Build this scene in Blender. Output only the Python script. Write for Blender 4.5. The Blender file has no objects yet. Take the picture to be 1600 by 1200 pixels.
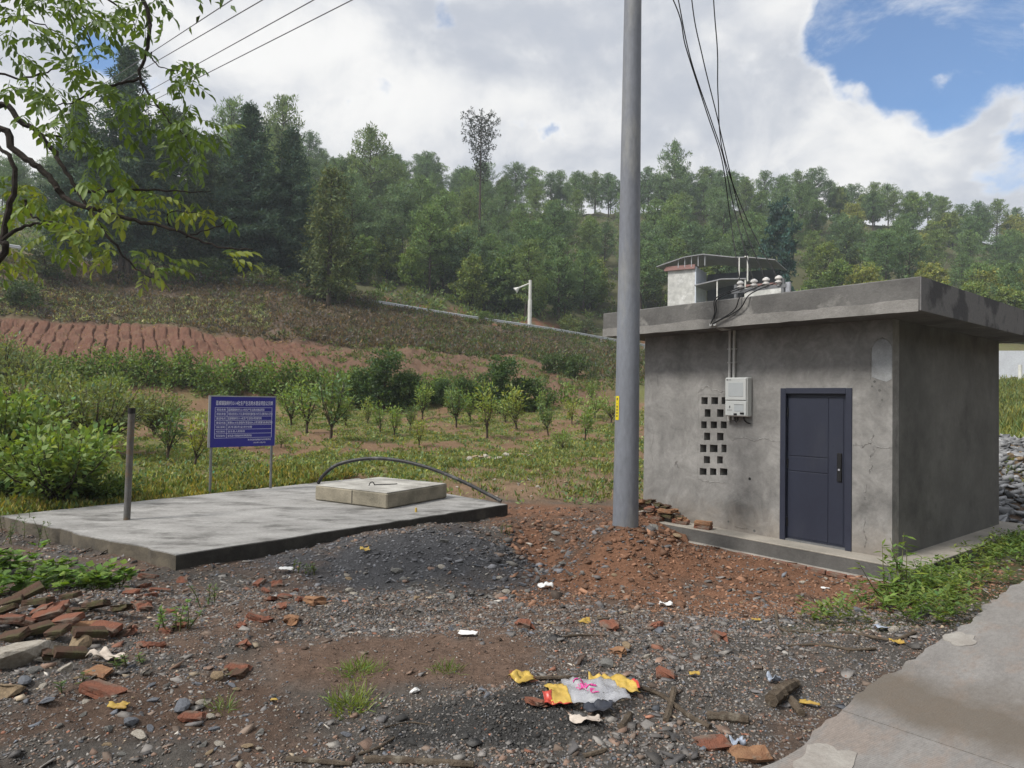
import bpy, bmesh, math, random
import numpy as np
from mathutils import Vector, Matrix

rng = np.random.default_rng(11)
random.seed(11)
scene = bpy.context.scene
col = scene.collection

# ------------------------------------------------------------------ camera
F, PITCH, ROLL = 1068.67, .0234, .0163
CAM = np.array([0, 0, 1.856])
_f = np.array([0, math.cos(PITCH), math.sin(PITCH)])
_u = np.array([0, -math.sin(PITCH), math.cos(PITCH)])
_r = np.array([1., 0, 0])
RX = math.cos(ROLL) * _r + math.sin(ROLL) * _u
UP = -math.sin(ROLL) * _r + math.cos(ROLL) * _u
cam_data = bpy.data.cameras.new('camera')
cam = bpy.data.objects.new('camera', cam_data)
col.objects.link(cam)
cam_data.sensor_fit = 'HORIZONTAL'
cam_data.sensor_width = 36
cam_data.lens = F / 1600 * 36
cam_data.clip_start = .05
cam_data.clip_end = 3000
cam.matrix_world = Matrix(((RX[0], UP[0], -_f[0], CAM[0]), (RX[1], UP[1], -_f[1], CAM[1]),
                           (RX[2], UP[2], -_f[2], CAM[2]), (0, 0, 0, 1)))
scene.camera = cam

# ------------------------------------------------------------------ sun, sky, exposure
SUN_AZ, SUN_EL = math.radians(-120), math.radians(50)     # azimuth from +Y, negative = left
sd = np.array([math.sin(SUN_AZ) * math.cos(SUN_EL), math.cos(SUN_AZ) * math.cos(SUN_EL), math.sin(SUN_EL)])
sun_l = bpy.data.lights.new('sun', 'SUN')
sun_l.energy = 3.0
sun_l.angle = math.radians(12)
sun_l.color = (1, .95, .87)
sun = bpy.data.objects.new('sun', sun_l)
col.objects.link(sun)
sun.rotation_euler = Vector(-sd).to_track_quat('-Z', 'Y').to_euler()

scene.view_settings.view_transform = 'Standard'
scene.view_settings.look = 'None'
scene.view_settings.exposure = .5
scene.view_settings.gamma = 1
scene.view_settings.use_curve_mapping = False
scene.cycles.use_denoising = True
scene.cycles.max_bounces = 8
scene.cycles.transparent_max_bounces = 8

world = bpy.data.worlds.new('World')
scene.world = world
world.use_nodes = True
nt = world.node_tree
nt.nodes.clear()


def N(tree, kind, **kw):
    n = tree.nodes.new(kind)
    for k, v in kw.items():
        if k.startswith('i_'):
            n.inputs[int(k[2:])].default_value = v
        else:
            setattr(n, k, v)
    return n


def ray(px, py):
    return (px - 800) / F * RX - (py - 600) / F * UP + _f


def P(px, py, d):
    return CAM + ray(px, py) * d


def pdir(px, py):
    r = ray(px, py)
    return r / np.linalg.norm(r)


def build_sky():
    L = nt.links.new
    tc = N(nt, 'ShaderNodeTexCoord')
    D = tc.outputs['Generated']
    sky = N(nt, 'ShaderNodeTexSky', sky_type='NISHITA', sun_disc=False)
    sky.sun_elevation = SUN_EL
    sky.sun_rotation = SUN_AZ
    sky.air_density = 1.0
    sky.dust_density = .1
    sky.ozone_density = 4.0

    def mapping(scale, loc):
        m = N(nt, 'ShaderNodeMapping')
        m.inputs['Scale'].default_value = scale
        m.inputs['Location'].default_value = loc
        L(D, m.inputs[0])
        return m.outputs[0]

    def noise(vec, sc, det, rough, dist=0):
        n = N(nt, 'ShaderNodeTexNoise')
        L(vec, n.inputs['Vector'])
        n.inputs['Scale'].default_value = sc
        n.inputs['Detail'].default_value = det
        n.inputs['Roughness'].default_value = rough
        n.inputs['Distortion'].default_value = dist
        return n.outputs['Fac']

    def math_(op, a, b=None, clamp=False):
        m = N(nt, 'ShaderNodeMath', operation=op, use_clamp=clamp)
        for i, q in enumerate((a, b)):
            if q is None:
                continue
            if isinstance(q, (int, float)):
                m.inputs[i].default_value = q
            else:
                L(q, m.inputs[i])
        return m.outputs[0]

    def maprange(v, a, b, c, d, smooth=True):
        m = N(nt, 'ShaderNodeMapRange')
        if smooth:
            m.interpolation_type = 'SMOOTHSTEP'
        L(v, m.inputs['Value'])
        for k, q in zip(('From Min', 'From Max', 'To Min', 'To Max'), (a, b, c, d)):
            m.inputs[k].default_value = q
        return m.outputs[0]

    def dot(v):
        m = N(nt, 'ShaderNodeVectorMath', operation='DOT_PRODUCT')
        L(D, m.inputs[0])
        m.inputs[1].default_value = tuple(v)
        return m.outputs['Value']

    base = mapping((1, 1, 1.25), (5.3, 1.7, .6))
    cov = noise(base, 5.4, 14, .62, .2)
    cov = math_('ADD', math_('MULTIPLY', math_('SUBTRACT', cov, .5), 2.5), 1.07)
    for px, py, r0, r1, amp in ((1540, -40, 0, 12.5, .78), (1430, 45, 0, 8, .52), (1335, 50, 0, 6, .36), (1600, 280, 0, 4.5, .62),
                                (158, 78, .2, 2.8, .62)):
        hole = maprange(dot(pdir(px, py)), math.cos(math.radians(r1)), math.cos(math.radians(r0)), 0, amp)
        cov = math_('SUBTRACT', cov, hole)
    for sc, am in ((13, .62), (29, .38)):
        vo = N(nt, 'ShaderNodeTexVoronoi', feature='SMOOTH_F1')
        vo.inputs['Scale'].default_value = sc
        vo.inputs['Smoothness'].default_value = .35
        L(base, vo.inputs['Vector'])
        cov = math_('ADD', cov, math_('MULTIPLY', math_('SUBTRACT', .42, vo.outputs['Distance']), am))
    mask = maprange(cov, .28, .68, .06, 1)
    wisp = noise(mapping((1, 1, 2.2), (1.3, 8.2, 3.3)), 4.0, 12, .66, .6)
    mask = math_('MAXIMUM', mask, maprange(wisp, .46, .78, 0, .75))
    # thickness shading: broad grey bellies, bright edges
    sh1 = noise(mapping((1, 1, 1.9), (0, 4.4, 2.2)), 3.3, 9, .55, .3)
    sh2 = noise(mapping((1, 1, 1.3), (5.33, 1.72, .54)), 7.0, 10, .58, .3)
    shade = math_('ADD', maprange(sh1, .30, .66, -.5, .5), maprange(sh2, .3, .7, -.5, .5))
    edge = maprange(cov, .46, .74, .5, 0)
    shade = math_('ADD', math_('MULTIPLY', shade, .7), edge)
    bright = maprange(shade, -.5, .7, 4.7, 7.0)
    glow = maprange(dot(sd), .45, 1.0, 0, 4.0)
    bright = math_('ADD', bright, glow)
    ramp = N(nt, 'ShaderNodeMixRGB')
    ramp.inputs[1].default_value = (.83, .885, 1.0, 1)
    ramp.inputs[2].default_value = (1, .995, .985, 1)
    L(maprange(shade, -.6, .6, 0, 1), ramp.inputs[0])
    cl = N(nt, 'ShaderNodeVectorMath', operation='SCALE')
    L(ramp.outputs[0], cl.inputs[0])
    L(bright, cl.inputs['Scale'])
    mix = N(nt, 'ShaderNodeMixRGB')
    L(mask, mix.inputs[0])
    hs = N(nt, 'ShaderNodeHueSaturation')
    hs.inputs['Saturation'].default_value = 1.15
    hs.inputs['Value'].default_value = 1.15
    L(sky.outputs[0], hs.inputs['Color'])
    L(hs.outputs[0], mix.inputs[1])
    L(cl.outputs[0], mix.inputs[2])
    bg = N(nt, 'ShaderNodeBackground')
    bg.inputs['Strength'].default_value = .1
    L(mix.outputs[0], bg.inputs['Color'])
    out = N(nt, 'ShaderNodeOutputWorld')
    L(bg.outputs[0], out.inputs[0])


build_sky()


# ------------------------------------------------------------------ helpers
def tag(o, label=None, cat=None, group=None, kind=None):
    if label: o['label'] = label
    if cat: o['category'] = cat
    if group: o['group'] = group
    if kind: o['kind'] = kind
    return o


def empty(name, loc=(0, 0, 0), rz=0):
    o = bpy.data.objects.new(name, None)
    o.empty_display_size = .2
    col.objects.link(o)
    o.location = tuple(float(q) for q in loc)
    o.rotation_euler = (0, 0, rz)
    return o


def link(name, me, parent=None, loc=None, rot=None, scale=None):
    o = bpy.data.objects.new(name, me)
    col.objects.link(o)
    if parent is not None: o.parent = parent
    if loc is not None: o.location = tuple(float(q) for q in loc)
    if rot is not None: o.rotation_euler = rot
    if scale is not None: o.scale = scale if hasattr(scale, '__len__') else (scale,) * 3
    return o


def copy_tree(o, parent=None):
    c = o.copy()
    col.objects.link(c)
    c.parent = parent
    for ch in o.children:
        copy_tree(ch, c)
    return c


def npmesh(name, V, Fc, mat=None, colors=None, smooth=False):
    """V (n,3); Fc (m,k) array of equal-size faces or list of such arrays."""
    V = np.asarray(V, np.float32)
    parts = Fc if isinstance(Fc, list) else [Fc]
    parts = [np.asarray(p, np.int32) for p in parts if len(p)]
    me = bpy.data.meshes.new(name)
    me.vertices.add(len(V))
    me.vertices.foreach_set('co', V.ravel())
    nl = sum(p.size for p in parts)
    nf = sum(len(p) for p in parts)
    me.loops.add(nl)
    me.polygons.add(nf)
    me.loops.foreach_set('vertex_index', np.concatenate([p.ravel() for p in parts]))
    starts, o = [], 0
    for p in parts:
        starts.append(o + np.arange(len(p)) * p.shape[1])
        o += p.size
    me.polygons.foreach_set('loop_start', np.concatenate(starts).astype(np.int32))
    if smooth:
        me.polygons.foreach_set('use_smooth', np.ones(nf, bool))
    if colors is not None:
        a = me.color_attributes.new('Col', 'FLOAT_COLOR', 'POINT')
        c = np.ones((len(V), 4), np.float32)
        c[:, :3] = colors
        a.data.foreach_set('color', c.ravel())
    me.update(calc_edges=True)
    if mat: me.materials.append(mat)
    return me


class MB:
    """collects boxes, tubes, prisms into one mesh"""
    def __init__(self):
        self.v, self.f = [], []

    def add(self, vs, fs):
        o = len(self.v)
        self.v += [tuple(float(q) for q in p) for p in vs]
        self.f += [tuple(i + o for i in f) for f in fs]
        return self

    def box(self, a, b):
        (x0, y0, z0), (x1, y1, z1) = a, b
        return self.add([(x0, y0, z0), (x1, y0, z0), (x1, y1, z0), (x0, y1, z0), (x0, y0, z1), (x1, y0, z1), (x1, y1, z1), (x0, y1, z1)],
                        [(0, 3, 2, 1), (4, 5, 6, 7), (0, 1, 5, 4), (1, 2, 6, 5), (2, 3, 7, 6), (3, 0, 4, 7)])

    def prism(self, poly, z0, z1):
        n = len(poly)
        return self.add([(x, y, z0) for x, y in poly] + [(x, y, z1) for x, y in poly],
                        [tuple(range(n - 1, -1, -1)), tuple(range(n, 2 * n))] + [(i, (i + 1) % n, n + (i + 1) % n, n + i) for i in range(n)])

    def tube(self, pts, rad, n=8, cap=True):
        pts = [np.asarray(p, float) for p in pts]
        rad = [rad] * len(pts) if not hasattr(rad, '__len__') else rad
        vs, fs = [], []
        ref = None
        for i, p in enumerate(pts):
            t = pts[min(i + 1, len(pts) - 1)] - pts[max(i - 1, 0)]
            t = t / (np.linalg.norm(t) + 1e-9)
            if ref is None:
                ref = np.array([0, 0, 1.]) if abs(t[2]) < .9 else np.array([1., 0, 0])
            a = np.cross(t, ref); a /= np.linalg.norm(a) + 1e-9
            b = np.cross(t, a)
            ref = np.cross(a, t)
            for k in range(n):
                w = 2 * math.pi * k / n
                vs.append(p + rad[i] * (math.cos(w) * a + math.sin(w) * b))
        for i in range(len(pts) - 1):
            for k in range(n):
                fs.append((i * n + k, i * n + (k + 1) % n, (i + 1) * n + (k + 1) % n, (i + 1) * n + k))
        if cap:
            fs.append(tuple(range(n - 1, -1, -1)))
            fs.append(tuple((len(pts) - 1) * n + k for k in range(n)))
        return self.add(vs, fs)

    def mesh(self, name, mat, smooth=False, bevel=0):
        me = bpy.data.meshes.new(name)
        me.from_pydata(self.v, [], self.f)
        bm = bmesh.new(); bm.from_mesh(me)
        bmesh.ops.recalc_face_normals(bm, faces=bm.faces)
        if bevel:
            bmesh.ops.bevel(bm, geom=list(bm.edges), offset=bevel, segments=1, affect='EDGES', profile=.7)
        bm.to_mesh(me); bm.free()
        if smooth:
            me.polygons.foreach_set('use_smooth', np.ones(len(me.polygons), bool))
            me.set_sharp_from_angle(angle=math.radians(40))
        if mat: me.materials.append(mat)
        return me

    def build(self, name, mat, parent=None, smooth=False, bevel=0, **kw):
        return link(name, self.mesh(name, mat, smooth, bevel), parent, **kw)


# numpy value noise
def _hash(ix, iy, iz, seed):
    h = (ix.astype(np.int64) * 374761393 + iy.astype(np.int64) * 668265263 + iz.astype(np.int64) * 2147483647 + seed * 1274126177) & 0xffffffff
    h = ((h ^ (h >> 13)) * 1274126177) & 0xffffffff
    return ((h ^ (h >> 16)) & 0xffff) / 65535.


def vnoise(x, y, seed=0):
    x, y = np.asarray(x, float), np.asarray(y, float)
    ix, iy = np.floor(x), np.floor(y)
    fx, fy = x - ix, y - iy
    fx, fy = fx * fx * (3 - 2 * fx), fy * fy * (3 - 2 * fy)
    z = np.zeros_like(ix)
    a, b = _hash(ix, iy, z, seed), _hash(ix + 1, iy, z, seed)
    c, d = _hash(ix, iy + 1, z, seed), _hash(ix + 1, iy + 1, z, seed)
    return (a * (1 - fx) + b * fx) * (1 - fy) + (c * (1 - fx) + d * fx) * fy


def fbm(x, y, oct=4, seed=0, rough=.5):
    s, a, t = 0, 1., 0
    for k in range(oct):
        s = s + a * vnoise(x * 2 ** k + 17.3 * k, y * 2 ** k - 9.1 * k, seed + k)
        t += a
        a *= rough
    return s / t


def sstep(a, b, x):
    t = np.clip((np.asarray(x, float) - a) / (b - a), 0, 1)
    return t * t * (3 - 2 * t)


def lerp(a, b, t):
    return a + (b - a) * t


# ------------------------------------------------------------------ materials
def attr_mat(name, rough=.85, bump=0., bscale=60, var=.25, vscale=20, spec=.25, trans=0., fine=0.):
    m = bpy.data.materials.new(name)
    m.use_nodes = True
    t = m.node_tree; L = t.links.new
    b = t.nodes['Principled BSDF']
    b.inputs['Roughness'].default_value = rough
    b.inputs['Specular IOR Level'].default_value = spec
    at = N(t, 'ShaderNodeAttribute', attribute_name='Col')
    c = at.outputs['Color']
    if var:
        tc = N(t, 'ShaderNodeTexCoord')
        n = N(t, 'ShaderNodeTexNoise')
        n.inputs['Scale'].default_value = vscale
        n.inputs['Detail'].default_value = 8
        n.inputs['Roughness'].default_value = .65
        L(tc.outputs['Object'], n.inputs['Vector'])
        mr = N(t, 'ShaderNodeMapRange')
        for k, q in zip(('From Min', 'From Max', 'To Min', 'To Max'), (.25, .75, 1 - var, 1 + var)):
            mr.inputs[k].default_value = q
        L(n.outputs['Fac'], mr.inputs['Value'])
        sc = N(t, 'ShaderNodeVectorMath', operation='SCALE')
        L(c, sc.inputs[0]); L(mr.outputs[0], sc.inputs['Scale'])
        c = sc.outputs[0]
    L(c, b.inputs['Base Color'])
    if bump:
        tc2 = N(t, 'ShaderNodeTexCoord')
        n2 = N(t, 'ShaderNodeTexNoise')
        n2.inputs['Scale'].default_value = bscale
        n2.inputs['Detail'].default_value = 6
        n2.inputs['Roughness'].default_value = .7
        L(tc2.outputs['Object'], n2.inputs['Vector'])
        bp = N(t, 'ShaderNodeBump')
        bp.inputs['Strength'].default_value = bump
        bp.inputs['Distance'].default_value = .03
        L(n2.outputs['Fac'], bp.inputs['Height'])
        L(bp.outputs[0], b.inputs['Normal'])
    if trans:
        tr = N(t, 'ShaderNodeBsdfTranslucent')
        hs = N(t, 'ShaderNodeMixRGB', blend_type='MULTIPLY')
        hs.inputs[0].default_value = 1
        hs.inputs[2].default_value = (1.5, 1.45, .55, 1)
        L(c, hs.inputs[1]); L(hs.outputs[0], tr.inputs['Color'])
        mx = N(t, 'ShaderNodeMixShader')
        mx.inputs[0].default_value = trans
        L(b.outputs[0], mx.inputs[1]); L(tr.outputs[0], mx.inputs[2])
        L(mx.outputs[0], t.nodes['Material Output'].inputs[0])
    return m


def pmat(name, c1, c2=None, scale=4, rough=.8, bump=0., bscale=60, spec=.3, metal=0., contrast=(.35, .65), fine=.12, stretch=(1, 1, 1), c3=None, s3=1.3, r3=(.5, .65), bdist=.02):
    m = bpy.data.materials.new(name)
    m.use_nodes = True
    t = m.node_tree; L = t.links.new
    b = t.nodes['Principled BSDF']
    b.inputs['Roughness'].default_value = rough
    b.inputs['Specular IOR Level'].default_value = spec
    b.inputs['Metallic'].default_value = metal
    c2 = c2 or tuple(q * .75 for q in c1)
    tc = N(t, 'ShaderNodeTexCoord')
    mp = N(t, 'ShaderNodeMapping')
    mp.inputs['Scale'].default_value = stretch
    L(tc.outputs['Object'], mp.inputs[0])

    def nz(sc, det=8, ro=.6):
        n = N(t, 'ShaderNodeTexNoise')
        n.inputs['Scale'].default_value = sc
        n.inputs['Detail'].default_value = det
        n.inputs['Roughness'].default_value = ro
        L(mp.outputs[0], n.inputs['Vector'])
        return n.outputs['Fac']

    def mr(v, a, bb, c, d):
        k = N(t, 'ShaderNodeMapRange')
        for kk, q in zip(('From Min', 'From Max', 'To Min', 'To Max'), (a, bb, c, d)):
            k.inputs[kk].default_value = q
        L(v, k.inputs['Value'])
        return k.outputs[0]
    mx = N(t, 'ShaderNodeMixRGB')
    mx.inputs[1].default_value = (*c1, 1); mx.inputs[2].default_value = (*c2, 1)
    L(mr(nz(scale), *contrast, 0, 1), mx.inputs[0])
    c = mx.outputs[0]
    if c3:
        m3 = N(t, 'ShaderNodeMixRGB')
        L(mr(nz(s3, 10, .65), *r3, 0, 1), m3.inputs[0])
        L(c, m3.inputs[1]); m3.inputs[2].default_value = (*c3, 1)
        c = m3.outputs[0]
    if fine:
        sc = N(t, 'ShaderNodeVectorMath', operation='SCALE')
        L(c, sc.inputs[0]); L(mr(nz(scale * 14, 5, .7), .3, .7, 1 - fine, 1 + fine), sc.inputs['Scale'])
        c = sc.outputs[0]
    L(c, b.inputs['Base Color'])
    if bump:
        bp = N(t, 'ShaderNodeBump')
        bp.inputs['Strength'].default_value = bump
        bp.inputs['Distance'].default_value = bdist
        L(nz(bscale, 6, .65), bp.inputs['Height'])
        L(bp.outputs[0], b.inputs['Normal'])
    return m


M = {}
M['ground'] = attr_mat('ground_soil', .95, 1.0, 38, .42, 26, .15)
M['stones'] = attr_mat('loose_stones', .85, .3, 90, .18, 30, .3)
M['leaf'] = attr_mat('leaves', .55, 0, 1, 0, 1, .35, .32)
M['needle'] = attr_mat('needles', .7, 0, 1, 0, 1, .2, .2)
M['bark'] = pmat('bark', (.085, .065, .05), (.04, .032, .026), 9, .95, .8, 30, .15, stretch=(1, 1, .25))
M['bark_dark'] = pmat('dark_bark', (.045, .036, .03), (.02, .017, .015), 12, .9, .8, 40, .2)
M['bark_pale'] = pmat('pale_bark', (.17, .15, .125), (.08, .07, .06), 9, .95, .6, 30, .15, stretch=(1, 1, .25))
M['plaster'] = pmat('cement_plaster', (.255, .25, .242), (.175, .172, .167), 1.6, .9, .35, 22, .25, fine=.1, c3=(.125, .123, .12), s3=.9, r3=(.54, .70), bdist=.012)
M['plaster_side'] = pmat('cement_render_side', (.145, .144, .138), (.095, .095, .091), 1.1, .9, .3, 22, .25, fine=.08, c3=(.07, .07, .068), s3=.8, r3=(.5, .68), bdist=.01)  # side wall's shade put into the colour; the front plaster is lighter
M['plaster_patch'] = pmat('smooth_plaster_patch', (.33, .345, .355), (.20, .205, .21), 3.5, .75, .1, 30, .3)
M['plaster_rough'] = pmat('rough_mortar', (.27, .265, .25), (.17, .165, .155), 8, .95, 1, 30, .2)
M['roof_conc'] = pmat('roof_concrete', (.145, .142, .138), (.09, .088, .086), 1.8, .92, .5, 24, .2, c3=(.22, .215, .205), s3=2.3, r3=(.58, .7), bdist=.015)
M['roof_side'] = pmat('stained_roof_concrete', (.15, .148, .15), (.07, .07, .075), 1.7, .9, .5, 24, .2, contrast=(.46, .54), bdist=.012)
M['roof_band'] = pmat('roof_concrete_band', (.235, .228, .218), (.17, .165, .157), 3, .92, .5, 24, .2, c3=(.15, .147, .142), s3=2, r3=(.58, .7))
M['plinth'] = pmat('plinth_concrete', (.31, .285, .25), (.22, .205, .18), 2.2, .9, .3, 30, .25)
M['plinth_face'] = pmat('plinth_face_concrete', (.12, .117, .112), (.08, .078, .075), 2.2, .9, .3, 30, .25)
M['footing'] = pmat('footing_mortar', (.30, .285, .26), (.2, .18, .16), 4, .9, .4, 30, .25)
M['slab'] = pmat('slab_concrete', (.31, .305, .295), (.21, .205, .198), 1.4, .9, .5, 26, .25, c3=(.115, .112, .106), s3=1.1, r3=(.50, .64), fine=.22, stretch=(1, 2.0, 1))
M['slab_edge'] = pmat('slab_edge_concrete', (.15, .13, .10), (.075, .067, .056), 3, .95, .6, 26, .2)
M['slab_dark'] = pmat('shaded_slab_edge', (.06, .056, .05), (.036, .034, .031), 4, .9, .6, 26, .2, c3=(.10, .09, .075), s3=2.5, r3=(.58, .72))  # front face's shade put into the colour, a darker copy of slab_edge
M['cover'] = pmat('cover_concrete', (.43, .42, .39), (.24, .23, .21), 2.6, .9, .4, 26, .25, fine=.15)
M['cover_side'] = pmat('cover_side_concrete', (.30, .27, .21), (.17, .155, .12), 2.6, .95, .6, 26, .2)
M['road'] = pmat('road_concrete', (.225, .215, .205), (.175, .165, .157), 1.5, .85, .35, 40, .3, c3=(.21, .18, .16), s3=2.0, r3=(.5, .62), fine=.16, stretch=(1, 2.4, 1))
M['road_brown'] = pmat('muddy_road_concrete', (.135, .112, .088), (.10, .085, .07), 1.3, .8, .35, 40, .3, c3=(.18, .16, .138), s3=1.1, r3=(.55, .7), fine=.12)
M['road_patch'] = pmat('road_mortar_spill', (.32, .305, .28), (.24, .22, .2), 6, .9, .4, 40, .2)
M['pole'] = pmat('pole_concrete', (.18, .195, .225), (.14, .15, .175), 1.6, .62, .15, 50, .4, c3=(.215, .22, .22), s3=2.2, r3=(.5, .66), fine=.14, stretch=(1, 1, .3))
M['door'] = pmat('blue_steel_door', (.019, .023, .040), (.016, .019, .034), 3, .48, .05, 12, .45, fine=.1, c3=(.030, .033, .046), s3=2.2, r3=(.52, .75), stretch=(1, 1, .4))
M['door_frame'] = pmat('door_frame_steel', (.024, .028, .046), (.019, .022, .038), 3, .45, .02, 60, .45, fine=.06)
M['black'] = pmat('black_plastic', (.012, .012, .013), (.009, .009, .01), 5, .4, 0, 1, .4)
M['rubber'] = pmat('black_hose', (.03, .03, .032), (.018, .018, .02), 8, .5, .1, 40, .35, c3=(.11, .11, .11), s3=5, r3=(.52, .66))
M['white_plastic'] = pmat('white_plastic', (.56, .58, .57), (.52, .54, .53), 3, .45, 0, 1, .4, fine=.03)
M['grey_plastic'] = pmat('grey_panel', (.46, .49, .5), (.43, .46, .47), 3, .35, 0, 1, .4, fine=.03)
M['conduit'] = pmat('pvc_conduit', (.5, .5, .49), (.38, .375, .36), 4, .5, 0, 1, .4)
M['sign_blue'] = pmat('sign_blue', (.026, .026, .235), (.023, .023, .21), 2, .45, 0, 1, .4, fine=.03)
M['sign_white'] = pmat('sign_white_print', (.8, .81, .88), (.76, .77, .84), 3, .5, 0, 1, .3, fine=0)
M['alu'] = pmat('aluminium', (.45, .46, .5), (.36, .37, .4), 4, .4, 0, 1, .5, metal=.5)
M['steel'] = pmat('galvanised_post', (.22, .225, .235), (.15, .155, .16), 5, .45, 0, 1, .5, metal=.5)
M['rust_pipe'] = pmat('weathered_iron_pipe', (.15, .15, .15), (.10, .09, .075), 3, .6, .2, 40, .4, metal=.3, c3=(.16, .11, .07), s3=3.5, r3=(.5, .62))
M['wire'] = pmat('black_wire', (.012, .012, .013), (.01, .01, .011), 5, .6, 0, 1, .3)
M['wire_grey'] = pmat('grey_wire', (.10, .105, .115), (.08, .08, .09), 5, .5, 0, 1, .4)
M['porcelain'] = pmat('white_porcelain', (.62, .6, .58), (.5, .48, .46), 5, .25, 0, 1, .5, fine=.02)
M['brick'] = pmat('red_brick', (.20, .086, .056), (.13, .055, .038), 9, .95, .7, 45, .15, c3=(.16, .125, .10), s3=6, r3=(.47, .62))
M['brick_dark'] = pmat('mossy_dark_brick', (.095, .055, .04), (.06, .046, .032), 8, .95, .7, 45, .15, c3=(.085, .08, .04), s3=6, r3=(.5, .64))
M['brick_tan'] = pmat('tan_brick', (.26, .15, .085), (.19, .10, .06), 9, .95, .7, 45, .15, c3=(.2, .17, .13), s3=7, r3=(.58, .7))
M['rock'] = pmat('grey_rock', (.26, .255, .24), (.15, .148, .14), 7, .92, .8, 30, .2)
M['rock_blue'] = pmat('blue_grey_rock', (.15, .16, .185), (.10, .107, .12), 7, .85, .6, 30, .3)
M['rock_pale'] = pmat('pale_rock', (.42, .39, .34), (.28, .25, .21), 7, .92, .7, 30, .2)
M['rock_tan'] = pmat('tan_rock', (.33, .25, .16), (.2, .15, .1), 7, .92, .7, 30, .2)
M['white_trash'] = pmat('white_wrapper', (.72, .72, .72), (.55, .55, .54), 10, .5, 0, 1, .4)
M['yellow_trash'] = pmat('yellow_wrapper', (.5, .35, .07), (.38, .25, .05), 10, .4, 0, 1, .5)
M['red_trash'] = pmat('red_wrapper', (.45, .05, .03), (.35, .04, .03), 10, .4, 0, 1, .5)
M['pink_print'] = pmat('pink_print', (.6, .06, .28), (.5, .05, .22), 10, .4, 0, 1, .4)
M['dark_rag'] = pmat('dark_rag', (.03, .035, .05), (.02, .02, .025), 10, .5, 0, 1, .4)
M['blue_rag'] = pmat('pale_blue_rag', (.33, .38, .46), (.2, .22, .27), 14, .6, 0, 1, .4)
M['cream_rag'] = pmat('cream_rag', (.52, .46, .40), (.34, .29, .25), 14, .8, 0, 1, .3)
M['yellow_leaf'] = pmat('yellow_leaf', (.38, .27, .06), (.28, .17, .04), 20, .6, 0, 1, .3)
M['stick'] = pmat('dead_wood', (.12, .095, .07), (.06, .047, .036), 14, .95, .8, 50, .15, c3=(.17, .15, .12), s3=10, r3=(.55, .7))
M['yellow_tag'] = pmat('yellow_plate', (.62, .5, .01), (.58, .46, .01), 6, .5, 0, 1, .4, fine=.03)
M['ink'] = pmat('dark_print', (.06, .06, .065), (.05, .05, .055), 6, .6, 0, 1, .2)
M['house_wall'] = pmat('grey_house_wall', (.52, .52, .5), (.36, .36, .35), 1.2, .9, .2, 20, .2, c3=(.62, .62, .61), s3=.8)
M['house_white'] = pmat('pale_blue_house_wall', (.55, .6, .66), (.48, .52, .58), 1.2, .9, 0, 20, .2)
M['house_red'] = pmat('red_house_trim', (.27, .15, .13), (.2, .11, .1), 1.2, .7)
M['tin'] = pmat('grey_metal_roof', (.27, .27, .28), (.2, .2, .21), 1.4, .5, 0, 1, .5, metal=.3)
M['dark_room'] = pmat('dark_shed_back', (.06, .06, .065), (.045, .045, .05), 1.5, .9)
M['lamp_white'] = pmat('white_lamp_post', (.62, .62, .58), (.5, .5, .47), 2, .5)
M['guard'] = pmat('galvanised_guardrail', (.42, .44, .46), (.34, .35, .37), 2, .45, 0, 1, .5, metal=.3)
M['far_road'] = pmat('far_road_concrete', (.33, .32, .3), (.27, .26, .24), 1.2, .9)
M['wall_blue'] = pmat('pale_blue_wall', (.52, .55, .6), (.45, .47, .52), 1, .9)
M['tarp'] = pmat('green_tarp', (.02, .25, .13), (.015, .18, .1), 2, .5)


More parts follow.
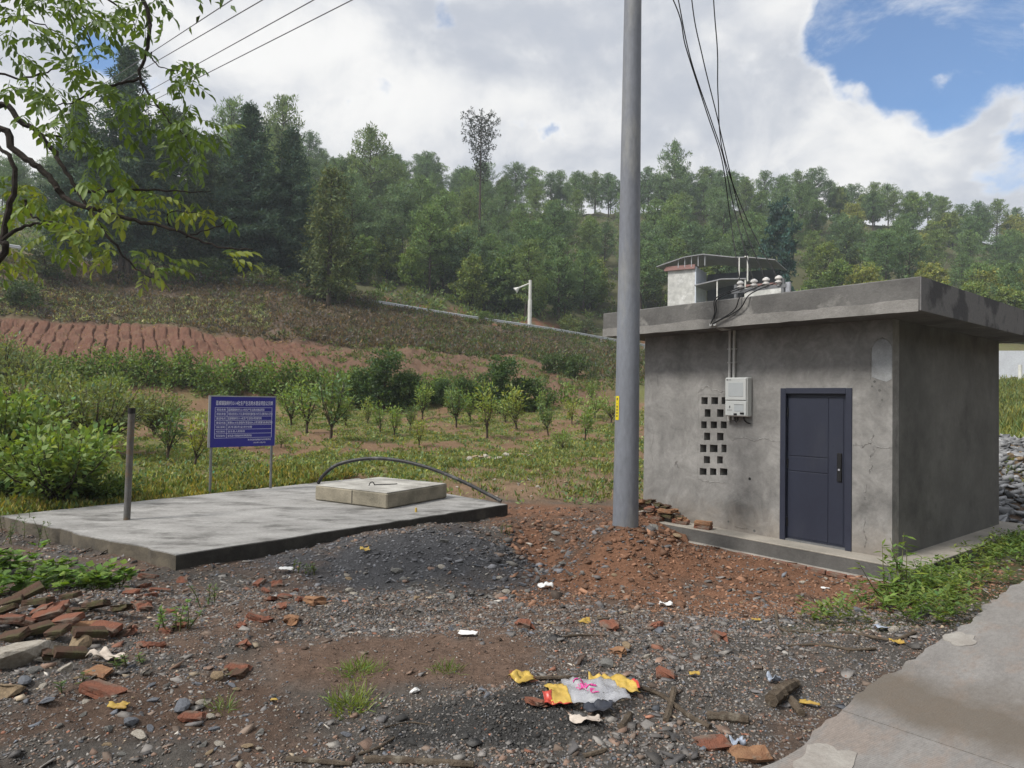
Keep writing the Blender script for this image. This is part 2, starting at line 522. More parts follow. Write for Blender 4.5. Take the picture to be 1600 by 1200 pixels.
def stain_road():
    # dried mud washed across the road just past the joint, plus broom texture
    t = M['road'].node_tree; L = t.links.new
    b = t.nodes['Principled BSDF']
    src = b.inputs['Base Color'].links[0].from_socket
    tc = N(t, 'ShaderNodeTexCoord')
    sx = N(t, 'ShaderNodeSeparateXYZ'); L(tc.outputs['Object'], sx.inputs[0])
    n = N(t, 'ShaderNodeTexNoise'); n.inputs['Scale'].default_value = 1.6; n.inputs['Detail'].default_value = 9; n.inputs['Roughness'].default_value = .6
    L(tc.outputs['Object'], n.inputs['Vector'])
    a = N(t, 'ShaderNodeMath', operation='SUBTRACT'); L(sx.outputs[0], a.inputs[0]); a.inputs[1].default_value = 1.42
    a2 = N(t, 'ShaderNodeMath', operation='ABSOLUTE'); L(a.outputs[0], a2.inputs[0])
    m = N(t, 'ShaderNodeMath', operation='MULTIPLY_ADD'); L(n.outputs['Fac'], m.inputs[0]); m.inputs[1].default_value = 1.5; m.inputs[2].default_value = -.75
    m2 = N(t, 'ShaderNodeMath', operation='ADD'); L(a2.outputs[0], m2.inputs[0]); L(m.outputs[0], m2.inputs[1])
    mr = N(t, 'ShaderNodeMapRange'); L(m2.outputs[0], mr.inputs['Value'])
    for k, q in zip(('From Min', 'From Max', 'To Min', 'To Max'), (.22, .72, .8, 0)): mr.inputs[k].default_value = q
    mx = N(t, 'ShaderNodeMixRGB'); L(mr.outputs[0], mx.inputs[0]); L(src, mx.inputs[1]); mx.inputs[2].default_value = (.105, .086, .066, 1)
    L(mx.outputs[0], b.inputs['Base Color'])
    w = N(t, 'ShaderNodeTexWave'); w.bands_direction = 'X'; w.inputs['Scale'].default_value = 16; w.inputs['Distortion'].default_value = 3; w.inputs['Detail'].default_value = 4; w.inputs['Detail Scale'].default_value = 2
    L(tc.outputs['Object'], w.inputs['Vector'])
    bp = N(t, 'ShaderNodeBump'); bp.inputs['Strength'].default_value = .25; bp.inputs['Distance'].default_value = .006
    L(w.outputs['Fac'], bp.inputs['Height'])
    old = b.inputs['Normal'].links[0].from_socket
    L(old, bp.inputs['Normal']); L(bp.outputs[0], b.inputs['Normal'])


stain_road()


def splash_plaster():
    # soil splashed up the foot of the rendered wall
    t = M['plaster'].node_tree; L = t.links.new
    b = t.nodes['Principled BSDF']
    src = b.inputs['Base Color'].links[0].from_socket
    tc = N(t, 'ShaderNodeTexCoord')
    sx = N(t, 'ShaderNodeSeparateXYZ'); L(tc.outputs['Object'], sx.inputs[0])
    n = N(t, 'ShaderNodeTexNoise'); n.inputs['Scale'].default_value = 5; n.inputs['Detail'].default_value = 9; n.inputs['Roughness'].default_value = .7
    L(tc.outputs['Object'], n.inputs['Vector'])
    m = N(t, 'ShaderNodeMath', operation='MULTIPLY_ADD'); L(n.outputs['Fac'], m.inputs[0]); m.inputs[1].default_value = -.7
    L(sx.outputs[2], m.inputs[2])
    mr = N(t, 'ShaderNodeMapRange'); L(m.outputs[0], mr.inputs['Value'])
    for k, q in zip(('From Min', 'From Max', 'To Min', 'To Max'), (-.35, .1, .5, 0)): mr.inputs[k].default_value = q
    mx = N(t, 'ShaderNodeMixRGB'); L(mr.outputs[0], mx.inputs[0]); L(src, mx.inputs[1]); mx.inputs[2].default_value = (.21, .175, .14, 1)
    # trowel sweeps
    n2 = N(t, 'ShaderNodeTexNoise'); n2.inputs['Scale'].default_value = 3.2; n2.inputs['Detail'].default_value = 7; n2.inputs['Roughness'].default_value = .62; n2.inputs['Distortion'].default_value = 1.6
    L(tc.outputs['Object'], n2.inputs['Vector'])
    mr2 = N(t, 'ShaderNodeMapRange'); L(n2.outputs['Fac'], mr2.inputs['Value'])
    for k, q in zip(('From Min', 'From Max', 'To Min', 'To Max'), (.3, .7, .78, 1.22)): mr2.inputs[k].default_value = q
    sc = N(t, 'ShaderNodeVectorMath', operation='SCALE'); L(mx.outputs[0], sc.inputs[0]); L(mr2.outputs[0], sc.inputs['Scale'])
    L(sc.outputs[0], b.inputs['Base Color'])


splash_plaster()



# ------------------------------------------------------------------ terrain
def px_az(px):
    return math.atan2((px - 800) / F, 1.0)


def zfrom(px, py, d):
    return float(P(px, py, d)[2])


def _column(px, rows):
    ds, zs = [], []
    for r in rows:
        ds.append(r[0])
        zs.append(r[2] if r[1] is None else zfrom(px, r[1], r[0]))
    return px, np.array(ds), np.array(zs)


COLS = [_column(*c) for c in (
    (0, [(12, None, -.22), (24, None, .4), (37, 619), (41, 582), (54, 508), (60, 432), (66, 400), (70, 396), (100, 375), (140, 330), (180, 345), (300, None, 40), (500, None, 40)]),
    (200, [(12, None, -.22), (24, None, .35), (37, 632), (41, 578), (54, 515), (62, 470), (68, 432), (73, 429), (100, 385), (140, 290), (170, 280), (300, None, 48), (500, None, 48)]),
    (400, [(12, None, -.22), (24, None, .3), (37, 648), (41, 592), (50, 545), (64, 470), (70, 457), (75, 456), (100, 390), (140, 290), (165, 265), (300, None, 52), (500, None, 50)]),
    (600, [(12, None, -.22), (24, None, .28), (37, 648), (41, 612), (48, 562), (52, 548), (66, 502), (74, 487), (79, 486), (100, 430), (150, 330), (180, 305), (300, None, 52), (500, None, 50)]),
    (800, [(12, None, -.22), (24, None, .28), (37, 645), (41, 618), (50, 580), (55, 562), (70, 536), (79, 521), (84, 520), (110, 465), (150, 372), (180, 325), (300, None, 52), (500, None, 50)]),
    (1000, [(12, None, -.2), (24, None, .3), (37, 640), (45, 605), (60, 578), (78, 562), (91, 552), (96, 551), (120, 478), (150, 390), (185, 325), (300, None, 55), (500, None, 50)]),
    (1200, [(12, None, -.1), (24, None, .5), (37, None, 1.6), (60, 600), (85, 560), (100, 520), (130, 430), (150, 385), (185, 320), (300, None, 56), (500, None, 50)]),
    (1400, [(12, None, 0), (24, None, .9), (37, None, 2.2), (60, 585), (85, 545), (100, 520), (130, 450), (150, 410), (185, 347), (300, None, 51), (500, None, 45)]),
    (1600, [(12, None, .1), (17, None, .9), (30, 645), (50, 592), (60, 575), (85, 548), (110, 520), (130, 490), (150, 455), (185, 380), (300, None, 46), (500, None, 40)]),
)]
_AZ = np.array([px_az(c[0]) for c in COLS])
_DS = np.concatenate([np.arange(12, 100, .5), np.arange(100, 501, 4)])
_TAB = np.array([np.interp(_DS, c[1], c[2]) for c in COLS])
_k = np.array([1, 2, 3, 2, 1.]) / 9
_TAB = np.array([np.convolve(np.pad(r, 2, 'edge'), _k, 'valid') for r in _TAB])

# far road centre line: px, py, depth
FROAD = np.array([P(*q) for q in ((-260, 372, 60), (0, 396, 67.5), (200, 430, 70.5), (400, 456, 72.5), (560, 480, 76), (700, 503, 79), (825, 521, 82), (1005, 551, 94), (1120, 566, 104), (1250, 578, 118))])
# foreground frame vectors
RO, RE1, RE2 = np.array([1.22, 3.305]), np.array([.736, .677]), np.array([.677, -.736])
SLAB = np.array([(-3.858, 7.965), (-.045, 12.213), (-3.504, 15.809), (-7.623, 10.273)])
POLE = np.array([1.505, 8.93])


def seg_dist(x, y, pts):
    best, bz = np.full(np.shape(x), 1e9), np.zeros(np.shape(x))
    for a, b in zip(pts[:-1], pts[1:]):
        dx, dy = b[0] - a[0], b[1] - a[1]
        t = np.clip(((x - a[0]) * dx + (y - a[1]) * dy) / (dx * dx + dy * dy), 0, 1)
        d = np.hypot(x - a[0] - t * dx, y - a[1] - t * dy)
        w = d < best
        best = np.where(w, d, best)
        bz = np.where(w, a[2] + t * (b[2] - a[2]), bz)
    return best, bz


def gauss(x, y, cx, cy, sx, sy=None):
    return np.exp(-((x - cx) / sx) ** 2 - ((y - cy) / (sy or sx)) ** 2)


def terrain(x, y):
    x, y = np.asarray(x, float), np.asarray(y, float)
    r = np.hypot(x, y)
    az = np.arctan2(x, y)
    # foreground
    z = lerp(.08, -.2, sstep(4.2, 7.6, y))
    s = (x - RO[0]) * RE2[0] + (y - RO[1]) * RE2[1]
    al = (x - RO[0]) * RE1[0] + (y - RO[1]) * RE1[1]
    t = sstep(-1.1, -.05, s)
    z = lerp(z, .055, t)
    z = z + .46 * gauss(x, y, POLE[0], POLE[1], .75, .8) + .34 * gauss(x, y, 1.75, 10.5, .7, .8) - .30 * gauss(x, y, .45, 9.2, .45, .8)
    z = z + .14 * gauss(x, y, -3.9, 5.9, .9) + .24 * gauss(x, y, -1.3, 9.5, 1.2, 1.2) + .10 * gauss(x, y, -2.0, 6.4, .9, .5)
    z = z + (fbm(x * 1.3, y * 1.3, 4, 3) - .5) * .16 * (1 - sstep(-.25, .1, s))
    z = z + (fbm(x * 7, y * 7, 3, 8) - .5) * .05 * (1 - sstep(-.1, .1, s))
    # keep below the road slabs
    z = np.where(s > .08, np.minimum(z, .03), z)
    # unseen bank behind the road, added to shade the hut's side wall and foreground
    z = z + np.clip((s - 4.6) * .85, 0, 9) * sstep(4.6, 6, s)
    # distant table
    azc = np.clip(az, _AZ[0], _AZ[-1])
    d = r * np.cos(azc)
    dc = np.clip(d, 12, 500)
    fi = np.interp(dc, _DS, np.arange(len(_DS)))
    i0 = np.clip(fi.astype(int), 0, len(_DS) - 2); fd = fi - i0
    fa = np.interp(azc, _AZ, np.arange(len(_AZ)))
    j0 = np.clip(fa.astype(int), 0, len(_AZ) - 2); fz = fa - j0
    fz = fz * fz * (3 - 2 * fz)
    za = _TAB[j0, i0] * (1 - fd) + _TAB[j0, i0 + 1] * fd
    zb = _TAB[j0 + 1, i0] * (1 - fd) + _TAB[j0 + 1, i0 + 1] * fd
    zt = za * (1 - fz) + zb * fz
    far = sstep(30, 60, d)
    zt = zt + (fbm(x * .35, y * .35, 4, 21) - .5) * (.25 + .9 * far) + (fbm(x * 1.7, y * 1.7, 3, 5) - .5) * (.16 + .2 * far)
    back = 1 - sstep(math.radians(62), math.radians(95), np.abs(az))
    zt = lerp(-.1 + 0 * zt, zt, back)
    w = sstep(12.3, 15.0, d)
    z = lerp(z, np.where(s > 4.6, z, zt), w)
    # gravel heap at the far right
    z = z + .75 * gauss(x, y, 10.4, 14.2, 1.9, 1.3)
    # far road bench
    rd, rz = seg_dist(x, y, FROAD)
    near = rd < 9
    bench = 1 - sstep(2.4, 6.5, rd)
    z = np.where(near & (d > 40), lerp(z, rz, bench), z)
    # flat pads under the slab and the hut
    c = SLAB.mean(0)
    ins = np.full(np.shape(x), 1e9)
    for k in range(4):
        a, b = SLAB[k], SLAB[(k + 1) % 4]
        e = (b - a) / np.linalg.norm(b - a)
        ins = np.minimum(ins, -((x - a[0]) * e[1] - (y - a[1]) * e[0]))
    z = np.where(ins > .05, np.minimum(z, -.14), z)
    z = np.where((ins > -.9) & (ins <= .05) & (y < 13), np.minimum(z, lerp(-.075, z, np.clip(-(ins - .05) / .95, 0, 1) ** .6)), z)
    lx = (x - HO[0]) * HX[0] + (y - HO[1]) * HX[1]
    ly = (x - HO[0]) * HY[0] + (y - HO[1]) * HY[1]
    hut = (lx > .9) & (lx < HW + .30) & (ly > -.3) & (ly < HD + .3)
    z = np.where(hut, np.minimum(z, -.12), z)
    hut2 = (lx > -.05) & (lx < HW + .25) & (ly > .05) & (ly < HD)
    z = np.where(hut2, np.minimum(z, -.06), z)
    front = (lx > 1.15) & (lx < HW + .6) & (ly > -.75) & (ly <= -.3)
    z = np.where(front, np.minimum(z, -.195 + .03 * (fbm(x * 4, y * 4, 2, 2) - .5)), z)
    return z


HW, HD, HH, HT = 3.86, 4.084, 2.9293, .3866
HYAW = 2.2605 - math.pi
HO = np.array([2.20105, 11.34624, 0])
HX = np.array([.63631, -.77143]); HY = np.array([.77143, .63631])


def tz(x, y):
    return float(terrain(np.array([x]), np.array([y]))[0])


_SD = np.concatenate([np.arange(2.2, 20, .01), np.arange(20, 220, .05)])


def G(px, py):
    """first hit of the picture ray with the terrain"""
    r = ray(px, py)
    X = CAM[None, :] + r[None, :] * _SD[:, None]
    below = X[:, 2] < terrain(X[:, 0], X[:, 1])
    k = int(np.argmax(below)) if below.any() else len(_SD) - 1
    return X[k].copy()


def on(x, y, dz=0.):
    return np.array([x, y, tz(x, y) + dz])


C_GREY = np.array((.082, .075, .068)); C_DARK = np.array((.045, .044, .043)); C_BROWN = np.array((.118, .080, .060))
C_RED = np.array((.172, .090, .055)); C_FIELD = np.array((.165, .105, .064)); C_GREEN = np.array((.14, .15, .055))
C_FURROW = np.array((.118, .060, .041)); C_SCRUB = np.array((.115, .083, .062)); C_FOREST = np.array((.08, .08, .04)); C_CUT = np.array((.17, .075, .045))


def mix(a, b, t):
    t = np.asarray(t)[..., None]
    return a * (1 - t) + b * t


def zone_color(x, y):
    d = np.hypot(x, y) * np.cos(np.clip(np.arctan2(x, y), _AZ[0], _AZ[-1]))
    az = np.arctan2(x, y)
    n1 = fbm(x * .9, y * .9, 4, 31); n2 = fbm(x * 3.1, y * 3.1, 4, 41); n3 = fbm(x * .22, y * .22, 4, 51)
    c = np.broadcast_to(C_GREY, np.shape(x) + (3,)).copy()
    c = mix(c, C_BROWN * .98, sstep(.44, .58, n1 * .6 + n2 * .4) * .85)
    # brown earth patch in front, dark sandy patch to its right
    c = mix(c, C_BROWN * 1.12, sstep(.35, .75, gauss(x, y, -.85, 4.8, 1.4, .85) + (n2 - .5) * .5))
    c = mix(c, C_BROWN * .8, sstep(.45, .8, gauss(x, y, -2.0, 3.9, 1.3, .6) + (n2 - .5) * .5))
    c = mix(c, C_DARK, sstep(.4, .7, gauss(x, y, -.1, 3.75, .75, .42) + (n2 - .5) * .5))
    c = mix(c, np.array((.070, .070, .074)), sstep(.25, .85, gauss(x, y, -1.2, 8.6, 2.1, 1.5) + (n2 - .5) * .9))
    # red earth round the pole and in front of the hut
    red = sstep(0, .35, np.minimum(np.minimum(x + .05 + (n1 - .5) * .9 + .10 * (y - 9), y - 6.45 - (n1 - .5) * 1.1), 13.5 - y)) * (x < 6)
    c = mix(c, mix(C_RED, C_BROWN * .85, sstep(.45, .6, n2 * .5 + n1 * .5)), red)
    # weedy strip by the road
    s = (x - RO[0]) * RE2[0] + (y - RO[1]) * RE2[1]
    c = mix(c, np.array((.07, .075, .035)), sstep(-1.3, -.7, s) * (y > 5.6) * sstep(.35, .5, n2 + .1) * (s < 4))
    c = mix(c, C_FOREST, sstep(4.4, 5.2, s))
    # orchard field
    fld = sstep(12.6, 14.2, d + (n1 - .5) * 2)
    field = mix(np.broadcast_to(C_FIELD, c.shape), C_GREEN, sstep(.44, .62, n1 * .5 + n3 * .5) * .8)
    stony = sstep(px_az(640), px_az(760), az) * (1 - sstep(16, 21, d))
    field = mix(field, np.array((.19, .13, .085)), stony * .7)
    c = mix(c, field, fld)
    up = sstep(39.5, 41.5, d + (n1 - .5) * 1.5)
    right = sstep(px_az(920), px_az(1020), az)
    c = mix(c, mix(np.broadcast_to(C_FURROW * 1.05, c.shape), C_FIELD, sstep(.5, .7, n2) * .5), up * (1 - right))
    c = mix(c, np.array((.125, .082, .055)), up * sstep(px_az(430), px_az(600), az) * .75)
    c = mix(c, C_GREEN * .8, up * right)
    scr_start = np.interp(az, [px_az(q) for q in (0, 200, 400, 600, 800, 1000)], (54.5, 54.5, 52, 52.5, 56, 47))
    scr = sstep(-.6, .9, d - scr_start + (n1 - .5) * 1.5)
    scrub = mix(np.broadcast_to(C_SCRUB * .95, c.shape), C_GREEN * .75, sstep(.45, .62, n1 * .6 + n3 * .4) * (.35 + .5 * sstep(px_az(500), px_az(800), az)))
    c = mix(c, scrub, scr * (1 - right * .6))
    rd, _ = seg_dist(x, y, FROAD)
    beyond = sstep(3, 5, rd) * sstep(0, 3, d - np.interp(az, [px_az(q) for q in (-200, 0, 200, 400, 560, 700, 825, 1005, 1120, 1250)], (60, 67.5, 70.5, 72.5, 76, 79, 82, 94, 104, 118)))
    c = mix(c, mix(np.broadcast_to(C_FOREST, c.shape), C_CUT, (1 - sstep(6, 13, rd)) * sstep(.40, .5, n3 * .5 + n1 * .5) * .95), beyond)
    c = mix(c, C_FOREST, sstep(98, 110, d))
    back = sstep(math.radians(62), math.radians(90), np.abs(az))
    c = mix(c, C_SCRUB * .8, back * sstep(8, 14, np.hypot(x, y)))
    return c * (0.8 + .4 * fbm(x * 11, y * 11, 2, 71))[..., None]


def build_ground():
    a_f = np.radians(np.arange(-52, 52.01, .2))
    a_c = np.radians(np.arange(56, 304.1, 4))
    A = np.concatenate([a_f, a_c])
    R = [.15, .5, .9, 1.3, 1.6]
    r = 1.9
    while r < 430:
        R.append(r)
        r *= 1.0118 if r < 30 else 1.0135
    R = np.array(R)
    na, nr = len(A), len(R)
    AA, RR = np.meshgrid(A, R)
    X, Y = (RR * np.sin(AA)).ravel(), (RR * np.cos(AA)).ravel()
    Z = terrain(X, Y)
    C = zone_color(X, Y)
    i, j = np.meshgrid(np.arange(nr - 1), np.arange(na), indexing='ij')
    j2 = (j + 1) % na
    Fq = np.stack([i * na + j, i * na + j2, (i + 1) * na + j2, (i + 1) * na + j], -1).reshape(-1, 4)[:, ::-1]
    me = npmesh('ground', np.c_[X, Y, Z], Fq, M['ground'], C, smooth=True)
    o = link('ground', me)
    tag(o, kind='structure')
    return o


build_ground()


def build_red_field():
    xs = np.arange(-40, 8.5, .06); ds = np.concatenate([np.arange(40.6, 56.2, .35)])
    DD, XX = np.meshgrid(ds, xs, indexing='ij')
    X = XX * DD / 48.0
    X, Y = X.ravel(), DD.ravel()
    az = np.arctan2(X, Y)
    top = np.interp(az, [px_az(q) for q in (0, 200, 400, 500, 640, 800, 900, 1000)], (54.6, 54.6, 52.2, 51.5, 52.5, 56, 54, 47))
    ph = (X + .57 * (Y - 45)) / .92 + .45 * fbm(X * .35, Y * .35, 3, 6)
    g = np.abs(ph % 1 - .5) * 2
    left = 1 - sstep(px_az(440), px_az(540), az)
    prof = sstep(.0, .27, 1 - g) * (.24 * left + .07 * (1 - left)) * np.clip(2.6 * fbm(X * .8, Y * .8, 3, 61) - .45, .25, 1.3)
    n = fbm(X * 3, Y * 3, 3, 15)
    edge = sstep(40.6, 41.2, Y) * (1 - sstep(-.4, .3, Y - top))
    Z = terrain(X, Y) + lerp(-.25, .05 + .0 * X, edge) + prof * edge + (n - .5) * .13 + (fbm(X * 9, Y * 5, 2, 19) - .5) * .09
    C = zone_color(X, Y)
    nr, nc = len(ds), len(xs)
    i, j = np.meshgrid(np.arange(nr - 1), np.arange(nc - 1), indexing='ij')
    Fq = np.stack([i * nc + j, i * nc + j + 1, (i + 1) * nc + j + 1, (i + 1) * nc + j], -1).reshape(-1, 4)
    tag(link('red_field', npmesh('red_field', np.c_[X, Y, Z], Fq, M['ground'], C, smooth=True)), kind='structure')


build_red_field()


# concrete road in the corner
def build_road():
    root = empty('road', (RO[0], RO[1], 0), math.atan2(RE1[1], RE1[0]))
    tag(root, kind='structure')
    spans = [(-9, -2.6, 'road'), (-2.6, .93, 'road'), (.942, 6.4, 'road'), (6.42, 11, 'road'), (11.02, 16, 'road'), (16.02, 21, 'road')]
    for a, b, m in spans:
        n = max(4, int((b - a) / .09))
        xs = np.linspace(a, b, n)
        left = [(x, .0 - .05 * (fbm(np.array([x * 3.0]), np.array([7.]), 3, 77)[0] - .5) * 2 - .03 * (fbm(np.array([x * 14.0]), np.array([2.]), 2, 7)[0] - .5) * 2) for x in xs]
        # local y points left (RE2 is right), so flip
        poly = [(x, -y) for x, y in left] + [(b, -3.7), (a, -3.7)]
        MB().prism(poly[::-1], -.12, .12).build('slab', M[m], root)
    # spilled mortar patches
    for k, (px, py, r) in enumerate(((1500, 998, .085), (1285, 1192, .11))):
        w = Zp(px, py, .124)
        l = np.array([(w[0] - RO[0]) * RE1[0] + (w[1] - RO[1]) * RE1[1], (w[0] - RO[0]) * RE2[0] + (w[1] - RO[1]) * RE2[1]])
        poly = []
        for q in range(22):
            t = 2 * math.pi * q / 22
            rr = r * (.75 + .6 * vnoise(np.array([math.cos(t) * 2 + k * 5 + 9]), np.array([math.sin(t) * 2 + 9]), 5)[0])
            poly.append((l[0] + 2.0 * rr * math.cos(t), -l[1] + rr * math.sin(t)))
        MB().prism(poly, .1202, .1245).build('mortar_patch', M['road_patch'], root)


def Zp(px, py, z):
    r = ray(px, py)
    return CAM + r * ((z - CAM[2]) / r[2])


build_road()


def build_far_road():
    pts = []
    for a, b in zip(FROAD[:-1], FROAD[1:]):
        for t in np.linspace(0, 1, 10, endpoint=False):
            pts.append(a + t * (b - a))
    pts.append(FROAD[-1])
    pts = np.array(pts)
    for _ in range(6):
        pts[1:-1] = (pts[:-2] + pts[1:-1] * 2 + pts[2:]) / 4
    tan = np.gradient(pts, axis=0)
    tan[:, 2] = 0
    tan /= np.linalg.norm(tan, axis=1)[:, None]
    nrm = np.c_[tan[:, 1], -tan[:, 0], np.zeros(len(tan))]     # towards the camera side
    sgn = -np.sign((nrm * pts).sum(1))[:, None]
    nrm = nrm * sgn
    V, Fq = [], []
    for i, (p, n) in enumerate(zip(pts, nrm)):
        for w, z in ((1.9, -.3), (1.9, .06), (-1.9, .06), (-1.9, -.3)):
            V.append(p + n * w + np.array([0, 0, z]))
        if i:
            o = (i - 1) * 4
            for k in range(3):
                Fq.append((o + k, o + k + 1, o + 4 + k + 1, o + 4 + k))
    link('hill_road', npmesh('hill_road', V, np.array(Fq), M['far_road'])).__setitem__('kind', 'structure')
    # guard rail along its near side
    root = empty('guardrail', pts[30] + nrm[30] * 2.3)
    tag(root, 'galvanised steel guardrail along the hillside road below the forest', 'guardrail')
    off = np.array(root.location)
    rail = pts + nrm * 2.25 + np.array([0, 0, .62]) - off
    prof = ((0, -.16), (.05, -.11), (.05, -.05), (0, 0), (.05, .05), (.05, .11), (0, .16))
    V, Fq = [], []
    for i, (p, n) in enumerate(zip(rail, nrm)):
        for w, z in prof:
            V.append(p + n * w + np.array([0, 0, z]))
        if i:
            o = (i - 1) * 7
            for k in range(6):
                Fq.append((o + k, o + k + 1, o + 7 + k + 1, o + 7 + k))
    link('rail', npmesh('rail', V, np.array(Fq), M['guard'], smooth=True), root)
    pm = MB().box((-.06, -.06, -.7), (.06, .06, .84)).mesh('post', M['guard'])
    acc = 0
    for i in range(1, len(pts)):
        acc += np.linalg.norm(pts[i] - pts[i - 1])
        if acc > 3.6:
            acc = 0
            link('post', pm, root, loc=pts[i] + nrm[i] * 2.1 - off)
    return pts, nrm


FPTS, FNRM = build_far_road()


# ------------------------------------------------------------------ pump hut
def plate(x0, x1, z0, z1, y0, y1, holes):
    """vertical wall plate in the xz-plane with rectangular holes (hx0,hx1,hz0,hz1)"""
    xs = sorted({x0, x1, *[q for h in holes for q in h[:2]]})
    zs = sorted({z0, z1, *[q for h in holes for q in h[2:]]})
    nx, nz = len(xs), len(zs)
    solid = np.ones((nx - 1, nz - 1), bool)
    for i in range(nx - 1):
        for k in range(nz - 1):
            cx, cz = (xs[i] + xs[i + 1]) / 2, (zs[k] + zs[k + 1]) / 2
            if any(h[0] < cx < h[1] and h[2] < cz < h[3] for h in holes):
                solid[i, k] = False
    V = [(x, y, z) for y in (y0, y1) for x in xs for z in zs]
    idx = lambda s, i, k: s * nx * nz + i * nz + k
    Fs = []
    for i in range(nx - 1):
        for k in range(nz - 1):
            if not solid[i, k]: continue
            Fs.append((idx(0, i, k), idx(0, i + 1, k), idx(0, i + 1, k + 1), idx(0, i, k + 1)))
            Fs.append((idx(1, i, k), idx(1, i, k + 1), idx(1, i + 1, k + 1), idx(1, i + 1, k)))
            for di, dk, a, b in ((-1, 0, (i, k), (i, k + 1)), (1, 0, (i + 1, k + 1), (i + 1, k)), (0, -1, (i + 1, k), (i, k)), (0, 1, (i, k + 1), (i + 1, k + 1))):
                ii, kk = i + di, k + dk
                if 0 <= ii < nx - 1 and 0 <= kk < nz - 1 and solid[ii, kk]: continue
                Fs.append((idx(0, *a), idx(0, *b), idx(1, *b), idx(1, *a)))
    return V, Fs


VENTS = [(1.108, 1.222, 1.841, 1.948), (1.285, 1.402, 1.843, 1.949), (1.463, 1.556, 1.845, 1.95),
         (1.168, 1.274, 1.648, 1.766), (1.387, 1.498, 1.653, 1.769),
         (1.109, 1.208, 1.471, 1.579), (1.278, 1.388, 1.478, 1.583), (1.452, 1.554, 1.484, 1.589),
         (1.163, 1.27, 1.292, 1.408), (1.391, 1.502, 1.301, 1.417),
         (1.093, 1.207, 1.103, 1.224), (1.267, 1.402, 1.115, 1.232), (1.467, 1.555, 1.126, 1.244),
         (1.162, 1.271, .939, 1.052), (1.395, 1.492, .955, 1.067),
         (1.089, 1.213, .756, .864), (1.274, 1.384, .77, .878), (1.446, 1.572, .786, .892)]


def blob(r, seed, n=2, flat=1.0, mat=None, name='stone', aniso=(1, 1, 1), chop=.35):
    """angular stone: icosphere cut by random planes"""
    q = np.random.default_rng(seed)
    bm = bmesh.new()
    bmesh.ops.create_icosphere(bm, subdivisions=n, radius=1)
    co = np.array([v.co[:] for v in bm.verts])
    for _ in range(9):
        d = q.normal(size=3); d /= np.linalg.norm(d)
        lim = q.uniform(1 - chop - .25, 1 - chop * .4)
        t = co @ d
        over = t > lim
        co[over] -= (t[over] - lim)[:, None] * d
    co += q.normal(size=co.shape) * .025
    co *= np.array(aniso) * r
    co[:, 2] *= flat
    for v, c in zip(bm.verts, co): v.co = c
    me = bpy.data.meshes.new(name)
    bm.to_mesh(me); bm.free()
    if mat: me.materials.append(mat)
    return me


def text_mesh(body, size, mat, align='LEFT'):
    cu = bpy.data.curves.new('lettering', 'FONT')
    cu.body = body
    cu.size = size
    cu.align_x = align
    cu.resolution_u = 2
    ob = bpy.data.objects.new('lettering', cu)
    col.objects.link(ob)
    dg = bpy.context.evaluated_depsgraph_get()
    me = bpy.data.meshes.new_from_object(ob.evaluated_get(dg))
    bpy.data.objects.remove(ob)
    me.materials.clear()
    me.materials.append(mat)
    return me


def fit_text(name, body, mat, x0, x1, zc, h, y, parent, mirror=False):
    """text in the xz plane facing -y, squeezed to x0..x1 and cap height h"""
    me = text_mesh(body, 1.0, mat)
    V = np.array([v.co[:] for v in me.vertices])
    if len(V) == 0:
        return None
    lo, hi = V.min(0), V.max(0)
    s = (x1 - x0) / max(hi[0] - lo[0], 1e-4)
    sz = h / max(hi[1] - lo[1], 1e-4)
    out = np.c_[x0 + (V[:, 0] - lo[0]) * s, np.full(len(V), y), zc - h / 2 + (V[:, 1] - lo[1]) * sz]
    me.vertices.foreach_set('co', out.astype(np.float32).ravel())
    me.update()
    return link(name, me, parent)


